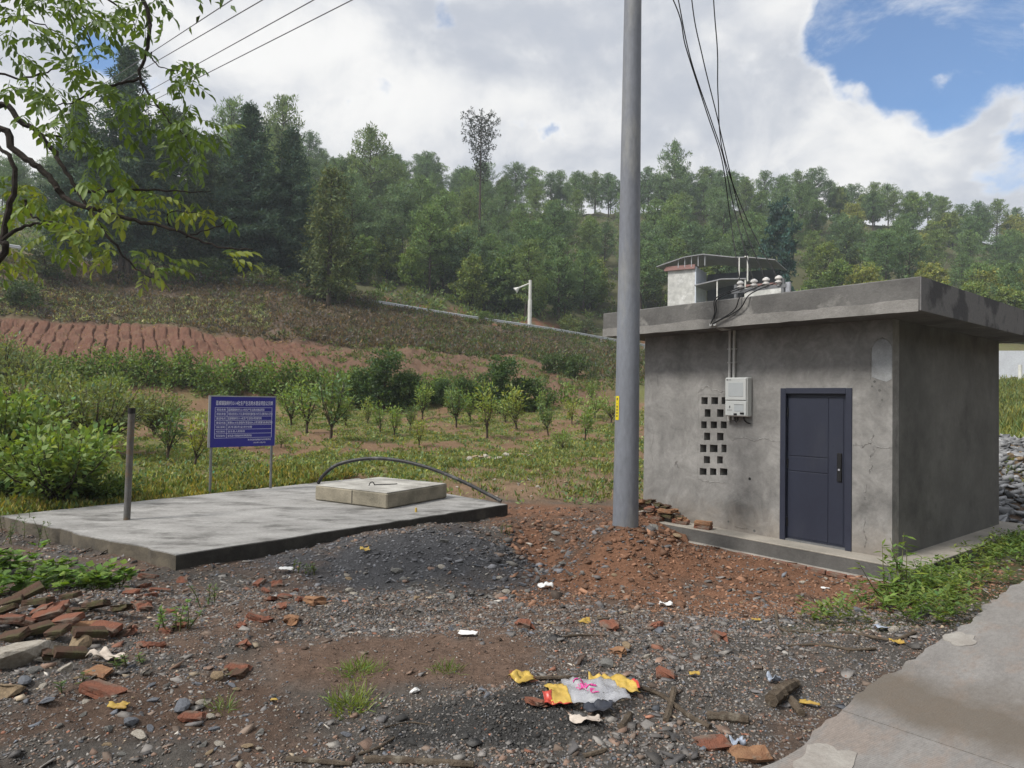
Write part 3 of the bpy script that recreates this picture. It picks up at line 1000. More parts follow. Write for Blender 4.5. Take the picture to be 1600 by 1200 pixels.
def build_hut():
    hut = empty('pump_hut', HO, math.atan2(HX[1], HX[0]))
    tag(hut, 'grey cement rendered hut with flat concrete roof and blue steel door', 'building')
    DX0, DX1, DZ = 2.41, 3.375, 2.08
    T = .2
    # front wall, vent panel set in its own opening
    VX0, VX1, VZ0, VZ1 = 1.055, 1.60, .70, 1.985
    V, Fs = plate(0, HW, 0, HH, 0, T, [(DX0, DX1, -.01, DZ), (VX0, VX1, VZ0, VZ1)])
    MB().add(V, Fs).build('front_wall', M['plaster'], hut)
    V, Fs = plate(VX0, VX1, VZ0, VZ1, .003, T - .02, VENTS)
    MB().add(V, Fs).build('vent_panel', M['plaster'], hut, bevel=0)
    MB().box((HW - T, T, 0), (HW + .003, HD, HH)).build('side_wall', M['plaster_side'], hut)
    MB().box((-.003, T, 0), (T, HD, HH)).build('side_wall', M['plaster'], hut)
    MB().box((T, HD - T, 0), (HW - T, HD + .003, HH)).build('rear_wall', M['plaster'], hut)
    # roof slab: front fascia and side fascia differ
    x0, x1, y0, y1 = -.44, HW + .51, -.558, HD + .5
    roof = MB().box((x0, y0, HH), (x1, y1, HH + HT)).build('roof_slab', M['roof_conc'], hut, bevel=.012)
    n = 70
    xs = np.linspace(x0 + .005, x1 - .02, n)
    lo = HH - .004 + .012 * (fbm(xs * 6, xs * 0, 3, 4) - .5)
    hi = HH + .125 + .05 * (fbm(xs * 2.2, xs * 0 + 4, 4, 9) - .5) + .02 * (fbm(xs * 14, xs * 0 + 4, 2, 9) - .5)
    Vb = [(x, y0 - .006, z) for x, z in zip(xs, lo)] + [(x, y0 - .005, z) for x, z in zip(xs, hi)] + [(x, y0 + .02, z) for x, z in zip(xs, lo)] + [(x, y0 + .02, z) for x, z in zip(xs, hi)]
    Fb = []
    for i in range(n - 1):
        Fb += [(i, i + 1, n + i + 1, n + i), (n + i, n + i + 1, 3 * n + i + 1, 3 * n + i), (2 * n + i, 2 * n + i + 1, i + 1, i)]
    MB().add(Vb, Fb).build('fascia_band', M['roof_band'], roof)
    MB().box((x1 - .01, y0 + .004, HH + .004), (x1 + .005, y1 - .004, HH + HT - .002)).build('side_fascia', M['roof_side'], roof)
    # plinth, its top lighter than its faces, thin mortar footing under it
    px0, px1, py0, py1 = -.3, HW + .388, -.366, HD + .4
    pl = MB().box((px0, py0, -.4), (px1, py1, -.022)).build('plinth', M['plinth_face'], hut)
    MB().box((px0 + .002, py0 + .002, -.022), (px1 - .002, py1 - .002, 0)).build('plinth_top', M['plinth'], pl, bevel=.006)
    MB().box((px0, py0 - .075, -.4), (px1 + .07, py0 + .02, -.188)).build('footing', M['footing'], pl, bevel=.008)
    MB().box((px1 - .02, py0 - .07, -.4), (px1 + .09, py1, -.186)).build('footing', M['footing'], pl, bevel=.008)
    # bricks showing under the footing near the corner
    bm_ = MB().box((-.115, -.05, -.05), (.115, .05, .0)).mesh('brick', M['brick'], bevel=.006)
    for k in range(9):
        link('brick', bm_, pl, loc=(HW + .30 - k * .25, py0 - .085 - .01 * random.random(), -.193 + .004 * random.random()), rot=(0, 0, random.uniform(-.06, .06)))
    # door
    fr = .075
    door = link('door', MB().box((DX0 + fr, .05, .025), (DX1 - fr, .095, DZ - fr)).mesh('door', M['door'], bevel=.003), hut)
    f = MB()
    f.box((DX0 - .004, -.014, 0), (DX0 + fr, .12, DZ)); f.box((DX1 - fr, -.014, 0), (DX1 + .004, .12, DZ)); f.box((DX0 + fr, -.0135, DZ - fr), (DX1 - fr, .12, DZ + .003))
    f.build('door_frame', M['door_frame'], hut, bevel=.004)
    MB().box((DX0 + fr, .0, 0), (DX1 - fr, .13, .022)).build('door_sill', M['steel'], hut)
    dx0, dx1 = DX0 + fr, DX1 - fr
    vx = dx0 + (dx1 - dx0) * .70
    panels = ((dx0 + .012, vx - .006, 1.16, DZ - fr - .05), (dx0 + .012, vx - .006, .955, 1.148), (dx0 + .012, vx - .006, .05, .943), (vx + .006, dx1 - .05, .05, DZ - fr - .05))
    for a, b, c, d in panels:
        MB().box((a, .043, c), (b, .052, d)).build('door_panel', M['door'], door, bevel=.003)
    h = MB().box((dx1 - .125, .022, .865), (dx1 - .065, .044, 1.235)).build('door_handle', M['black'], door, bevel=.006)
    MB().tube([(dx1 - .095, .024, 1.02), (dx1 - .095, .014, 1.02)], .014, 10).build('keyhole', M['alu'], door)
    for z in (.25, 1.05, 1.75):
        MB().tube([(dx0 + .006, .034, z - .06), (dx0 + .006, .034, z + .06)], .011, 8).build('hinge', M['black'], door)
    # worn plaster: arched smooth patch and ragged mortar ridges
    arch = []
    for k in range(13):
        t = math.pi * k / 12
        arch.append((3.735 + .118 * math.cos(t), 2.55 + .135 * math.sin(t)))
    poly = [(3.851, 2.19), *arch, (3.617, 2.22), (3.70, 2.185), (3.79, 2.155)]
    MB().add([(x, -.003, z) for x, z in poly] + [(x, .003, z) for x, z in poly],
             [tuple(range(len(poly)))[::-1], tuple(range(len(poly), 2 * len(poly)))] + [(i, (i + 1) % len(poly), len(poly) + (i + 1) % len(poly), len(poly) + i) for i in range(len(poly))]).build('plaster_patch', M['plaster_patch'], hut)
    q = np.random.default_rng(5)

    def ragged(pts, w, name='plaster_ridge', m='plaster'):
        pts = np.array(pts, float)
        t = np.linspace(0, len(pts) - 1, len(pts) * 9)
        x = np.interp(t, np.arange(len(pts)), pts[:, 0]) + q.normal(size=len(t)) * .006
        z = np.interp(t, np.arange(len(pts)), pts[:, 1]) + q.normal(size=len(t)) * .010
        dv = np.gradient(np.c_[x, z], axis=0); dv /= np.linalg.norm(dv, axis=1)[:, None] + 1e-9
        nn = np.c_[-dv[:, 1], dv[:, 0]]
        ww = .7 * w * (.35 + q.random(len(t))) * np.sin(np.linspace(.15, math.pi - .15, len(t)))
        a = np.c_[x, z] + nn * ww[:, None]; b = np.c_[x, z] - nn * ww[:, None]
        V = [(p[0], .002, p[1]) for p in a] + [(p_[0], -.005, p_[1]) for p_ in np.c_[x, z]] + [(p[0], .002, p[1]) for p in b]
        m_ = len(t); Fs = []
        for i in range(m_ - 1):
            Fs += [(i, i + 1, m_ + i + 1, m_ + i), (m_ + i, m_ + i + 1, 2 * m_ + i + 1, 2 * m_ + i)]
        MB().add(V, Fs).build(name, M[m], hut, smooth=True)
    ragged([(1.66, 1.32), (1.85, 1.37), (2.0, 1.33), (2.15, 1.38), (2.32, 1.35), (2.41, 1.33)], .022)
    ragged([(3.39, 1.36), (3.5, 1.34), (3.58, 1.40), (3.66, 1.36), (3.76, 1.33), (3.85, 1.35)], .02)
    ragged([(3.64, 1.5), (3.61, 1.42), (3.65, 1.3), (3.6, 1.2), (3.63, 1.1), (3.59, 1.02)], .034)
    ragged([(3.56, .86), (3.53, .74), (3.55, .66)], .028)
    ragged([(3.55, .45), (3.52, .3), (3.56, .2), (3.54, .08)], .026)
    ragged([(.42, 2.75), (.33, 2.55), (.26, 2.3), (.28, 2.1)], .022)
    ragged([(.16, 1.5), (.2, 1.3), (.14, 1.1), (.18, .9)], .022)
    ragged([(1.04, 2.02), (1.12, 2.06), (1.22, 2.12), (1.31, 2.05), (1.45, 2.03), (1.58, 2.06)], .03)
    ragged([(1.04, .70), (1.2, .665), (1.35, .68), (1.62, .68)], .022)
    ragged([(3.40, 2.42), (3.44, 2.36), (3.39, 2.30)], .035)
    ragged([(3.60, 2.2), (3.60, 2.4), (3.61, 2.56), (3.66, 2.66), (3.735, 2.70), (3.80, 2.67), (3.85, 2.6)], .014, m='plaster_rough')
    for x, z, r in ((1.94, .78, .022), (3.65, 2.16, .016), (3.71, 2.05, .018), (3.74, 1.93, .014), (3.62, 2.1, .012), (2.02, .05, .02), (1.6, .12, .016)):
        MB().tube([(x, -.0015, z), (x, .004, z)], r, 7).build('plaster_pit', M['black' if x == 1.94 else 'plaster_side'], hut)
    ragged([(1.7, .07), (1.82, .055), (1.93, .07)], .012)
    ragged([(.62, .86), (.66, .92), (.69, .85)], .01)
    return hut


HUT = build_hut()


def hut_w(x, y, z):
    """hut local -> world"""
    p = HO[:2] + HX * x + HY * y
    return np.array([p[0], p[1], z])


def build_meter():
    root = empty('meter_box', hut_w(1.79, 0, 1.67), math.atan2(HX[1], HX[0]))
    tag(root, 'white plastic electricity meter box mounted on the hut wall beside the door', 'meter box')
    w, h, d = .36, .565, .13
    MB().box((-w / 2, -d, 0), (w / 2, -.004, h)).build('case', M['white_plastic'], root, bevel=.012)
    lid = MB().box((-w / 2 + .01, -d - .02, .235), (w / 2 - .01, -d + .002, h - .012)).build('lid', M['white_plastic'], root, bevel=.008)
    MB().box((-.115, -d - .024, .29), (.125, -d - .017, .49)).build('window', M['grey_plastic'], lid, bevel=.003)
    MB().box((-w / 2 + .01, -d - .014, .012), (w / 2 - .01, -d + .002, .226)).build('lower_cover', M['white_plastic'], root, bevel=.006)
    MB().box((-.02, -d - .018, .075), (.13, -d - .0125, .172)).build('hatch', M['grey_plastic'], root, bevel=.002)
    MB().box((-.02, -d - .0195, .170), (.13, -d - .0135, .175)).build('hatch_gap', M['ink'], root)
    MB().box((.075, -d - .019, .03), (.14, -d - .012, .062)).build('latch', M['black'], root, bevel=.004)
    MB().box((-.03, -d - .019, .02), (.025, -d - .012, .048)).build('latch', M['black'], root, bevel=.004)
    MB().add([(x, -d - .016, z) for x, z in ((-.096, .155), (-.082, .155), (-.090, .136), (-.078, .136), (-.102, .108), (-.094, .129), (-.106, .129))], [(0, 1, 2, 3, 4, 5, 6)]).build('bolt_symbol', M['ink'], root)
    fit_text('lettering', '有电危险', M['ink'], -.135, -.055, .092, .014, -d - .0165, root)
    MB().tube([(-.135, -d - .0215, .53), (-.135, -d - .0205, .53)], .011, 10).build('emblem', M['ink'], lid)
    fit_text('lettering', '电表箱', M['ink'], -.118, -.07, .53, .018, -d - .0215, lid)
    # lead loop below
    MB().tube([(-.07, -.05, .01), (-.06, -.07, -.06), (-.03, -.07, -.085), (-.01, -.06, -.05), (-.02, -.05, .01)], .008, 6).build('cable_loop', M['wire'], root, smooth=True)
    MB().tube([(.08, -.05, .01), (.085, -.05, -.05), (.12, -.03, -.085), (.17, -.03, -.095)], .010, 6).build('cable_tail', M['wire'], root, smooth=True)
    return root


METER = build_meter()


def build_conduits():
    root = empty('conduit_pair', hut_w(1.64, 0, 1.6), math.atan2(HX[1], HX[0]))
    tag(root, 'two grey plastic conduits running up the hut wall from the meter box', 'conduit')
    a = MB().tube([(-.03, -.03, 0), (-.022, -.03, 1.325)], .021, 10).build('conduit', M['conduit'], root, smooth=True)
    b = MB().tube([(.045, -.03, .02), (.05, -.03, 1.325)], .021, 10).build('conduit', M['conduit'], root, smooth=True)
    for x in (-.02, .05):
        for z in (.85, 1.05):
            MB().box((x - .03, -.055, z), (x + .03, 0, z + .018)).build('clip', M['conduit'], root)
    # elbows leaning out under the eave
    for x, dx in ((-.022, .035), (.05, .03)):
        MB().tube([(x, -.03, 1.31), (x, -.05, 1.36), (x + dx, -.30, 1.33), (x + dx * 1.5, -.60, 1.37)], .022, 8).build('elbow', M['conduit'], root, smooth=True)
    return root


build_conduits()


def build_bracket():
    """insulator bracket standing on the roof"""
    base = hut_w(1.66, .05, HH + HT)
    root = empty('insulator_bracket', base, math.atan2(HX[1], HX[0]))
    tag(root, 'steel bracket with white insulators standing on the flat hut roof', 'bracket')
    for x in (0, .74):
        MB().box((x - .02, -.02, 0), (x + .02, .02, .30)).build('post', M['steel'], root)
    MB().box((-.06, -.026, .17), (.80, -.021, .22)).build('crossbar', M['steel'], root)
    pts = []
    for x in (.09, .31, .50, .69):
        ins = MB()
        ins.tube([(x, -.03, .2), (x, -.03, .24)], .018, 8)
        ins.tube([(x, -.03, .23), (x, -.03, .245), (x, -.03, .262), (x, -.03, .275), (x, -.03, .285), (x, -.03, .30), (x, -.03, .325), (x, -.03, .345)],
                 [.032, .05, .05, .028, .028, .053, .048, .016], 12)
        ins.build('insulator', M['porcelain'], root, smooth=True)
        p = hut_w(1.66 + x, .05 - .03, HH + HT + .28)
        pts.append(p)
    MB().box((.785, -.02, .10), (.85, .02, .24)).build('end_clamp', M['alu'], root, bevel=.004)
    return pts


INS = build_bracket()


# ------------------------------------------------------------------ pole and wires
def smooth_path(ctrl, n=24):
    c = [np.asarray(q, float) for q in ctrl]
    c = [2 * c[0] - c[1]] + c + [2 * c[-1] - c[-2]]
    out = []
    for i in range(1, len(c) - 2):
        for t in np.linspace(0, 1, n, endpoint=False):
            p0, p1, p2, p3 = c[i - 1], c[i], c[i + 1], c[i + 2]
            out.append(.5 * ((2 * p1) + (-p0 + p2) * t + (2 * p0 - 5 * p1 + 4 * p2 - p3) * t * t + (-p0 + 3 * p1 - 3 * p2 + p3) * t ** 3))
    out.append(c[-2])
    return out


def build_pole():
    z0 = -.6
    top = 9.3
    root = empty('utility_pole', (POLE[0], POLE[1], 0))
    tag(root, 'tall round grey concrete utility pole standing in a red earth mound', 'utility pole')
    rad = lambda z: .167 - (z - .25) * .0080
    zs = np.linspace(z0, top, 40)
    lean = lambda z: (.0 * z, -.010 * (z - .25))
    MB().tube([(lean(z)[0], lean(z)[1], z) for z in zs], [rad(z) for z in zs], 28).build('shaft', M['pole'], root, smooth=True)
    # yellow plate on the left flank
    b, a0 = MB(), math.radians(192)
    V, Fs = [], []
    for i, z in enumerate((1.62, 1.93)):
        for k in range(7):
            a = a0 + math.radians(27) * k / 6
            r = rad(z) + .004
            V.append((r * math.cos(a) + lean(z)[0], r * math.sin(a) + lean(z)[1], z))
    Fs = [(k, k + 1, 7 + k + 1, 7 + k) for k in range(6)]
    pl = MB().add(V, Fs).build('number_plate', M['yellow_tag'], root)
    # stamped dark marks on the plate
    V, Fs = [], []
    for z0_, z1_ in ((1.875, 1.905), (1.83, 1.835), (1.78, 1.805), (1.74, 1.765), (1.70, 1.725), (1.66, 1.685)):
        o = len(V)
        for z in (z0_, z1_):
            for a in (math.radians(203), math.radians(211)):
                r = rad(z) + .006
                V.append((r * math.cos(a), r * math.sin(a) + lean(z)[1], z))
        Fs.append((o, o + 1, o + 3, o + 2))
    MB().add(V, Fs).build('plate_marks', M['ink'], pl)
    arm = MB().box((-.75, -.05, 8.55), (1.05, .05, 8.63)).box((-.75, -.19, 8.55), (1.05, -.11, 8.63)).build('crossarm', M['steel'], root)
    for x in (-.65, -.3, .3, .65, .95):
        MB().tube([(x, -.08, 8.6), (x, -.08, 8.72), (x, -.08, 8.8)], [.03, .05, .02], 8).build('insulator', M['porcelain'], root)


build_pole()

# service wires from the pole top to the roof bracket (group of four) and on to the conduits
SERV = [((-.3, 8.62), [(1052, 0, 9.0), (1072, 75, 9.3), (1104, 175, 9.8), (1128, 250, 10.3), (1141, 340, 10.7)], 0),
        ((.3, 8.62), [(1060, 0, 9.0), (1080, 95, 9.3), (1112, 190, 9.8), (1130, 245, 10.3), (1148, 330, 10.7)], 1),
        ((.65, 8.62), [(1081, 0, 9.0), (1098, 90, 9.3), (1120, 180, 9.8), (1131, 228, 10.2), (1160, 345, 10.6)], 2),
        ((.95, 8.62), [(1115, 0, 9.0), (1121, 80, 9.2), (1122, 150, 9.6), (1130, 240, 10.2), (1168, 345, 10.5)], 3)]
for (ox, oz), mids, k in SERV:
    start = np.array([POLE[0] + ox, POLE[1] - .13, oz])
    path = smooth_path([start] + [P(*q) for q in mids] + [INS[k]], 14)
    o = MB().tube(path, .0075, 6).build('service_wire', M['wire'], smooth=True)
    tag(o, ('leftmost of the four black wires dropping from above to the roof bracket', 'second from left of the four black wires dropping to the roof bracket',
            'third from left of the four black wires dropping to the roof bracket', 'rightmost of the four black wires dropping from above to the roof bracket')[k], 'wire', 'service wires above the hut')
for k in range(4):
    end = hut_w(1.64 + .03 + .03 * (k // 2), -.60, 1.6 + 1.375)
    a = INS[k] + np.array([0, 0, -.02])
    edge = hut_w(1.70 + (.02, .05, .34, .42)[k], -.575 - .01 * k, HH + HT * .55)
    rim = hut_w(1.72 + (.01, .06, .42, .55)[k], -.56, HH + HT + .03)
    o = MB().tube(smooth_path([a, rim, edge, end], 10), .008, 6).build('drop_cable', M['wire'], smooth=True)
    tag(o, ('leftmost thin black cable from the roof bracket down to the conduit', 'second thin black cable from the roof bracket down to the conduit',
            'third black cable curving from the roof bracket over the eave to the conduit', 'rightmost black cable curving from the roof bracket over the eave')[k], 'cable', 'drop cables over the eave')
# line wires leaving to the upper left
for k, ((x0, y0), (x1, y1)) in enumerate((((362, 0), (246, 76)), ((410, 0), (246, 95)), ((490, 0), (298, 106)), ((550, 0), (313, 120)))):
    sl = (y1 - y0) / (x1 - x0)
    def at(px, d): return P(px, y0 + sl * (px - x0), d)
    A = np.array([POLE[0] + (-.65, -.3, .3, .65)[k], POLE[1] - .13, 8.8])
    pts = [A, at(x0 + 60, 12.5), at(x0, 14), at(x1, 21), at(x1 - 90, 32), at(x1 - 170, 50)]
    o = MB().tube(smooth_path(pts, 8), [.011] * 41, 6).build('line_wire', M['wire_grey'], smooth=True)
    tag(o, ('topmost of the four power lines crossing the upper left sky', 'second from top of the four power lines in the upper left sky',
            'third from top of the four power lines in the upper left sky', 'lowest of the four power lines crossing the upper left sky')[k], 'power line', 'overhead power lines')


# ------------------------------------------------------------------ tank slab, manhole, hose, pipe, sign
def build_slab():
    c = SLAB.mean(0)
    root = empty('tank_slab', (c[0], c[1], 0))
    tag(root, 'large weathered concrete slab covering a water tank left of the pole', 'concrete slab')
    pts = []
    q = np.random.default_rng(8)
    for k in range(4):
        a, b = SLAB[k] - c, SLAB[(k + 1) % 4] - c
        for t in np.linspace(0, 1, 26, endpoint=False):
            p = a + (b - a) * t
            if 0 < t:
                p = p + q.normal(size=2) * .014 + .05 * (fbm(np.array([t * 5 + k * 7, t * 5 + k * 7 + 40]), np.array([3., 3.]), 2, 4) - .5)
            pts.append(tuple(p))
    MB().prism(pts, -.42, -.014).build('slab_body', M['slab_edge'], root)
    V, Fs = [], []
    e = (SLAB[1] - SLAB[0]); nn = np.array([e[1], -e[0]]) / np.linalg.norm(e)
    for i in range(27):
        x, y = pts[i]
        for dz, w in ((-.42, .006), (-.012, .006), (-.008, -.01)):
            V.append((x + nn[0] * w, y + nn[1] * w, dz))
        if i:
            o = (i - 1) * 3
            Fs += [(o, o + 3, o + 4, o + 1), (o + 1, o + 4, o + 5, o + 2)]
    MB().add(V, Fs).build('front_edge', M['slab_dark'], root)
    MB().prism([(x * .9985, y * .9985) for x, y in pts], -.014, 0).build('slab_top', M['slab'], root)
    return root


build_slab()


def build_manhole():
    a, b, d = np.array([-2.055, 11.439]), np.array([-3.529, 12.291]), np.array([-1.178, 12.879])
    e1 = (d - a) / np.linalg.norm(d - a)
    yaw = math.atan2(e1[1], e1[0])
    root = empty('manhole_cover', (a[0], a[1], 0), yaw)
    tag(root, 'thick square concrete manhole block lying on the tank slab', 'manhole cover')
    L1, L2 = 1.68, 1.70
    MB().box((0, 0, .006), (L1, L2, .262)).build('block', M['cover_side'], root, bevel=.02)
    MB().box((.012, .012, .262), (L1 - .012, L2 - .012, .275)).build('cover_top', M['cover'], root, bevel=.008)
    MB().box((-.003, L2 * .46, .03), (.01, L2 * .47, .25)).build('joint', M['black'], root)
    MB().tube([(.55 + .07 * math.cos(t), .85, .27 + .07 * math.sin(t)) for t in np.linspace(.15, math.pi - .15, 9)], .009, 6).build('lifting_ring', M['wire'], root, smooth=True)
    MB().tube([(.62, .85, .284), (.85, .7, .283), (.98, .62, .284)], .008, 5).build('wire_end', M['wire'], root, smooth=True)


build_manhole()

hose = MB().tube(smooth_path([P(497, 755, 13.25), P(507, 741, 13.2), P(530, 725, 13.15), P(575, 716.5, 13.1), P(620, 719, 13.0), P(670, 731, 12.8), P(720, 751, 12.6), P(760, 771, 12.4), P(783, 783, 12.25)], 8), .034, 10).build('hose', M['rubber'], smooth=True)
tag(hose, 'thick black hose arching over the manhole block on the slab', 'hose')

pp = np.array([-5.646, 10.129])
pipe_top = P(206, 638, 10.1)
pip = empty('iron_pipe', (pp[0], pp[1], 0))
tag(pip, 'leaning weathered iron pipe standing upright on the concrete slab', 'pipe')
tp = pipe_top - np.array([pp[0], pp[1], 0])
MB().tube([(0, 0, -.1), tuple(tp * .5), tuple(tp)], .047, 14, cap=False).build('pipe_shaft', M['rust_pipe'], pip, smooth=True)
MB().tube([tuple(tp * .955), tuple(tp * 1.004)], .053, 14, cap=True).build('pipe_collar', M['black'], pip, smooth=True)


def build_sign():
    a, b = np.array([-5.717, 13.042]), np.array([-4.797, 13.817])
    yaw = math.atan2(b[1] - a[1], b[0] - a[0])
    w = float(np.linalg.norm(b - a))
    root = empty('notice_board', (a[0], a[1], 0), yaw)
    tag(root, 'blue notice board with white Chinese text on two metal posts', 'sign')
    H0, H1 = .86, 1.83
    for x in (.02, w - .02):
        MB().tube([(x, .03, -.5), (x, .03, 1.7)], .026, 10).build('post', M['steel'], root, smooth=True)
    pan = MB().box((-.02, -.02, H0), (w + .02, .004, H1)).build('panel', M['sign_blue'], root)
    MB().box((-.055, -.028, H0), (-.02, .01, H1 + .02)).box((-.02, -.028, H1), (w + .03, .01, H1 + .02)).box((w + .02, -.026, H0), (w + .03, .01, H1)).build('frame', M['alu'], root)
    y = -.0225
    m = M['sign_white']
    hh = H1 - H0
    fx = lambda t: -.02 + (w + .04) * t
    fz = lambda t: H1 - hh * t
    fit_text('lettering', '蓝城镇独树村13-14社生产生活用水建设项目公示牌', m, fx(.075), fx(.955), fz(.125), .088, y, pan)
    rows = [('项目名称', '蓝城镇独树村13-14社生产生活用水建设项目', .83), ('项目资金', '项目总投资23.1万元,其中财政衔接资金19.8万元,自筹资金3.3万元', .965),
            ('建设地点', '蓝城镇独树村13-14社生产生活用水项目建设地', .79), ('建设内容', '新建50m³水池,安装供水管道3000m,水泵及配套设施,建设泵房', .965),
            ('项目主管单位', '会东县农业农村局', .64), ('项目实施单位', '会东县人民政府', .53), ('项目监督单位', '会东县乡镇独树村村民委员会', .64)]
    z0, dz = .215, .0865
    for i, (k, v, e) in enumerate(rows):
        zc = fz(z0 + dz * (i + .5))
        fit_text('lettering', k, m, fx(.085), fx(.225), zc, .046 if i < 4 else .038, y, pan)
        fit_text('lettering', v, m, fx(.26), fx(e - .01), zc, .05 if i < 4 else .042, y, pan)
    g = MB()
    for i in range(8):
        z = fz(z0 + dz * i)
        g.box((fx(.065), y, z - .0022), (fx(.945), y + .003, z + .0022))
    for t in (.065, .245, .945):
        g.box((fx(t) - .0022, y + .0005, fz(z0 + dz * 7)), (fx(t) + .0022, y + .003, fz(z0)))
    g.build('table_lines', m, pan)
    fit_text('lettering', '会东县蓝城镇独树村村民委员会', m, fx(.57), fx(.94), fz(.865), .032, y, pan)
    fit_text('lettering', '2023年11月27日', m, fx(.66), fx(.85), fz(.925), .03, y, pan)


build_sign()


# ------------------------------------------------------------------ foliage generators
def unit(v):
    return v / (np.linalg.norm(v, axis=-1, keepdims=True) + 1e-9)


def leaf_quads(pos, dirv, nrm, L, W, fold=.12):
    """diamond leaves: base, side, tip, side"""
    dirv = unit(dirv)
    side = unit(np.cross(dirv, nrm))
    up = np.cross(side, dirv)
    L, W = np.broadcast_to(L, len(pos))[:, None], np.broadcast_to(W, len(pos))[:, None]
    mid = pos + dirv * L * .42 + up * L * fold
    V = np.stack([pos, mid - side * W / 2, pos + dirv * L, mid + side * W / 2], 1).reshape(-1, 3)
    Fq = np.arange(len(pos) * 4).reshape(-1, 4)
    return V, Fq


def leaf_colors(n, base, var=.25, hue=.12, q=None):
    q = q or rng
    b = 1 + var * q.normal(size=(n, 1)) * .7
    c = np.asarray(base)[None, :] * np.clip(b, .45, 1.8)
    h = q.normal(size=n) * hue
    c = c * np.c_[1 + h, 1 + h * .25, 1 - h * .6]
    return np.repeat(np.clip(c, .004, .9), 4, 0)


def rand_unit(n, q):
    return unit(q.normal(size=(n, 3)))


def cloud(centers, radii, per, L, W, base, q, up=.3, var=.25, hue=.12, flat=1.0, outward=.6):
    """leaf clusters round given centres"""
    n = len(centers) * per
    c = np.repeat(centers, per, 0)
    r = np.repeat(np.broadcast_to(radii, len(centers)), per)[:, None]
    o = rand_unit(n, q)
    o[:, 2] *= flat
    pos = c + o * r * q.uniform(.35, 1, (n, 1))
    d = unit(o * outward + rand_unit(n, q) * .7 + np.array([0, 0, up]))
    nr = unit(rand_unit(n, q) + np.array([0, 0, .8]))
    Ls = L * q.uniform(.7, 1.3, n)
    V, Fq = leaf_quads(pos, d, nr, Ls, W * q.uniform(.7, 1.3, n))
    tint = np.repeat(1 + .22 * q.normal(size=(len(centers), 1)), per, 0)
    C = leaf_colors(n, base, var, hue, q) * np.repeat(np.clip(tint, .55, 1.5), 4, 0)
    return V, Fq, C


def merge(parts):
    V, Fq, C, o = [], [], [], 0
    for v, f, c in parts:
        V.append(v); Fq.append(f + o); C.append(c); o += len(v)
    return np.concatenate(V), np.concatenate(Fq), np.concatenate(C)


def trunk_mesh(name, pts, rad, mat, branches=(), n=8):
    m = MB().tube(pts, rad, n)
    for bp, br in branches:
        m.tube(bp, br, 5)
    return m.mesh(name, mat, smooth=True)


def make_pine(seed, h=12, base=(.055, .085, .034), spread=.24, start=.38, per=34, nb=44, L=.42, W=.12, round_=1.0):
    q = np.random.default_rng(seed)
    bend = q.normal(size=2) * .25
    tr = lambda t: np.array([bend[0] * t * t, bend[1] * t * t, h * t])
    centers, radii, brs = [], [], []
    for i in range(nb):
        t = start + (1 - start) * ((i + .5) / nb) ** .9
        tt = (t - start) / (1 - start)
        R = h * spread * (math.sin(math.pi * min(1, .22 + tt * .78)) ** .8 * round_ + .12) * q.uniform(.65, 1.15)
        a = i * 2.4 + q.uniform(-.5, .5)
        d = np.array([math.cos(a), math.sin(a), .25 + .5 * tt])
        p0 = tr(t * .97)
        tip = p0 + d * R
        brs.append(([p0, p0 + d * R * .5 + np.array([0, 0, -.05 * R]), tip], [.06, .04, .015]))
        k = max(2, int(R / .6))
        for s in np.linspace(.4, 1, k):
            centers.append(p0 + d * R * s + q.normal(size=3) * .22)
            radii.append(q.uniform(.45, .75))
    V, Fq, C = cloud(np.array(centers), np.array(radii), per, L, W, base, q, up=.55, var=.22, hue=.10, flat=.75)
    zz = np.linspace(0, 1, 9)
    tm = trunk_mesh('trunk', [tr(t) - np.array([0, 0, .6 if t == 0 else 0]) for t in zz], [.17 * (1 - .85 * t) + .02 for t in zz], M['bark'], brs, 7)
    return tm, npmesh('crown', V, Fq, M['needle'], C)


def make_cedar(seed, h=20, base=(.064, .108, .074), spread=.25, per=30, nb=200, start=.12, L=.44, W=.12, sharp=.95):
    q = np.random.default_rng(seed)
    centers, radii, brs = [], [], []
    for i in range(nb):
        t = start + (1 - start) * (i + .5) / nb
        tt = (t - start) / (1 - start)
        R = h * spread * ((1 - tt) ** sharp * (.55 + .45 * min(1, tt * 5)) + .05) * q.uniform(.55, 1.2)
        a = i * 2.4 + q.uniform(-.6, .6)
        d = np.array([math.cos(a), math.sin(a), .12 - .25 * (1 - tt)])
        p0 = np.array([0, 0, h * t])
        if i % 2 == 0:
            brs.append(([p0, p0 + d * R], [.05, .012]))
        k = max(2, int(R / .42))
        for s in np.linspace(.3, 1, k):
            c = p0 + d * R * s + np.array([0, 0, .10 * R * s * s]) + q.normal(size=3) * .16
            centers.append(c); radii.append(q.uniform(.32, .55))
    V, Fq, C = cloud(np.array(centers), np.array(radii), per, L, W, base, q, up=.15, var=.25, hue=.12, flat=.7)
    zz = np.linspace(0, 1, 9)
    tm = trunk_mesh('trunk', [np.array([0, 0, h * t - (.8 if t == 0 else 0)]) for t in zz], [.30 * (1 - .9 * t) + .02 for t in zz], M['bark'], brs, 9)
    return tm, npmesh('crown', V, Fq, M['needle'], C)


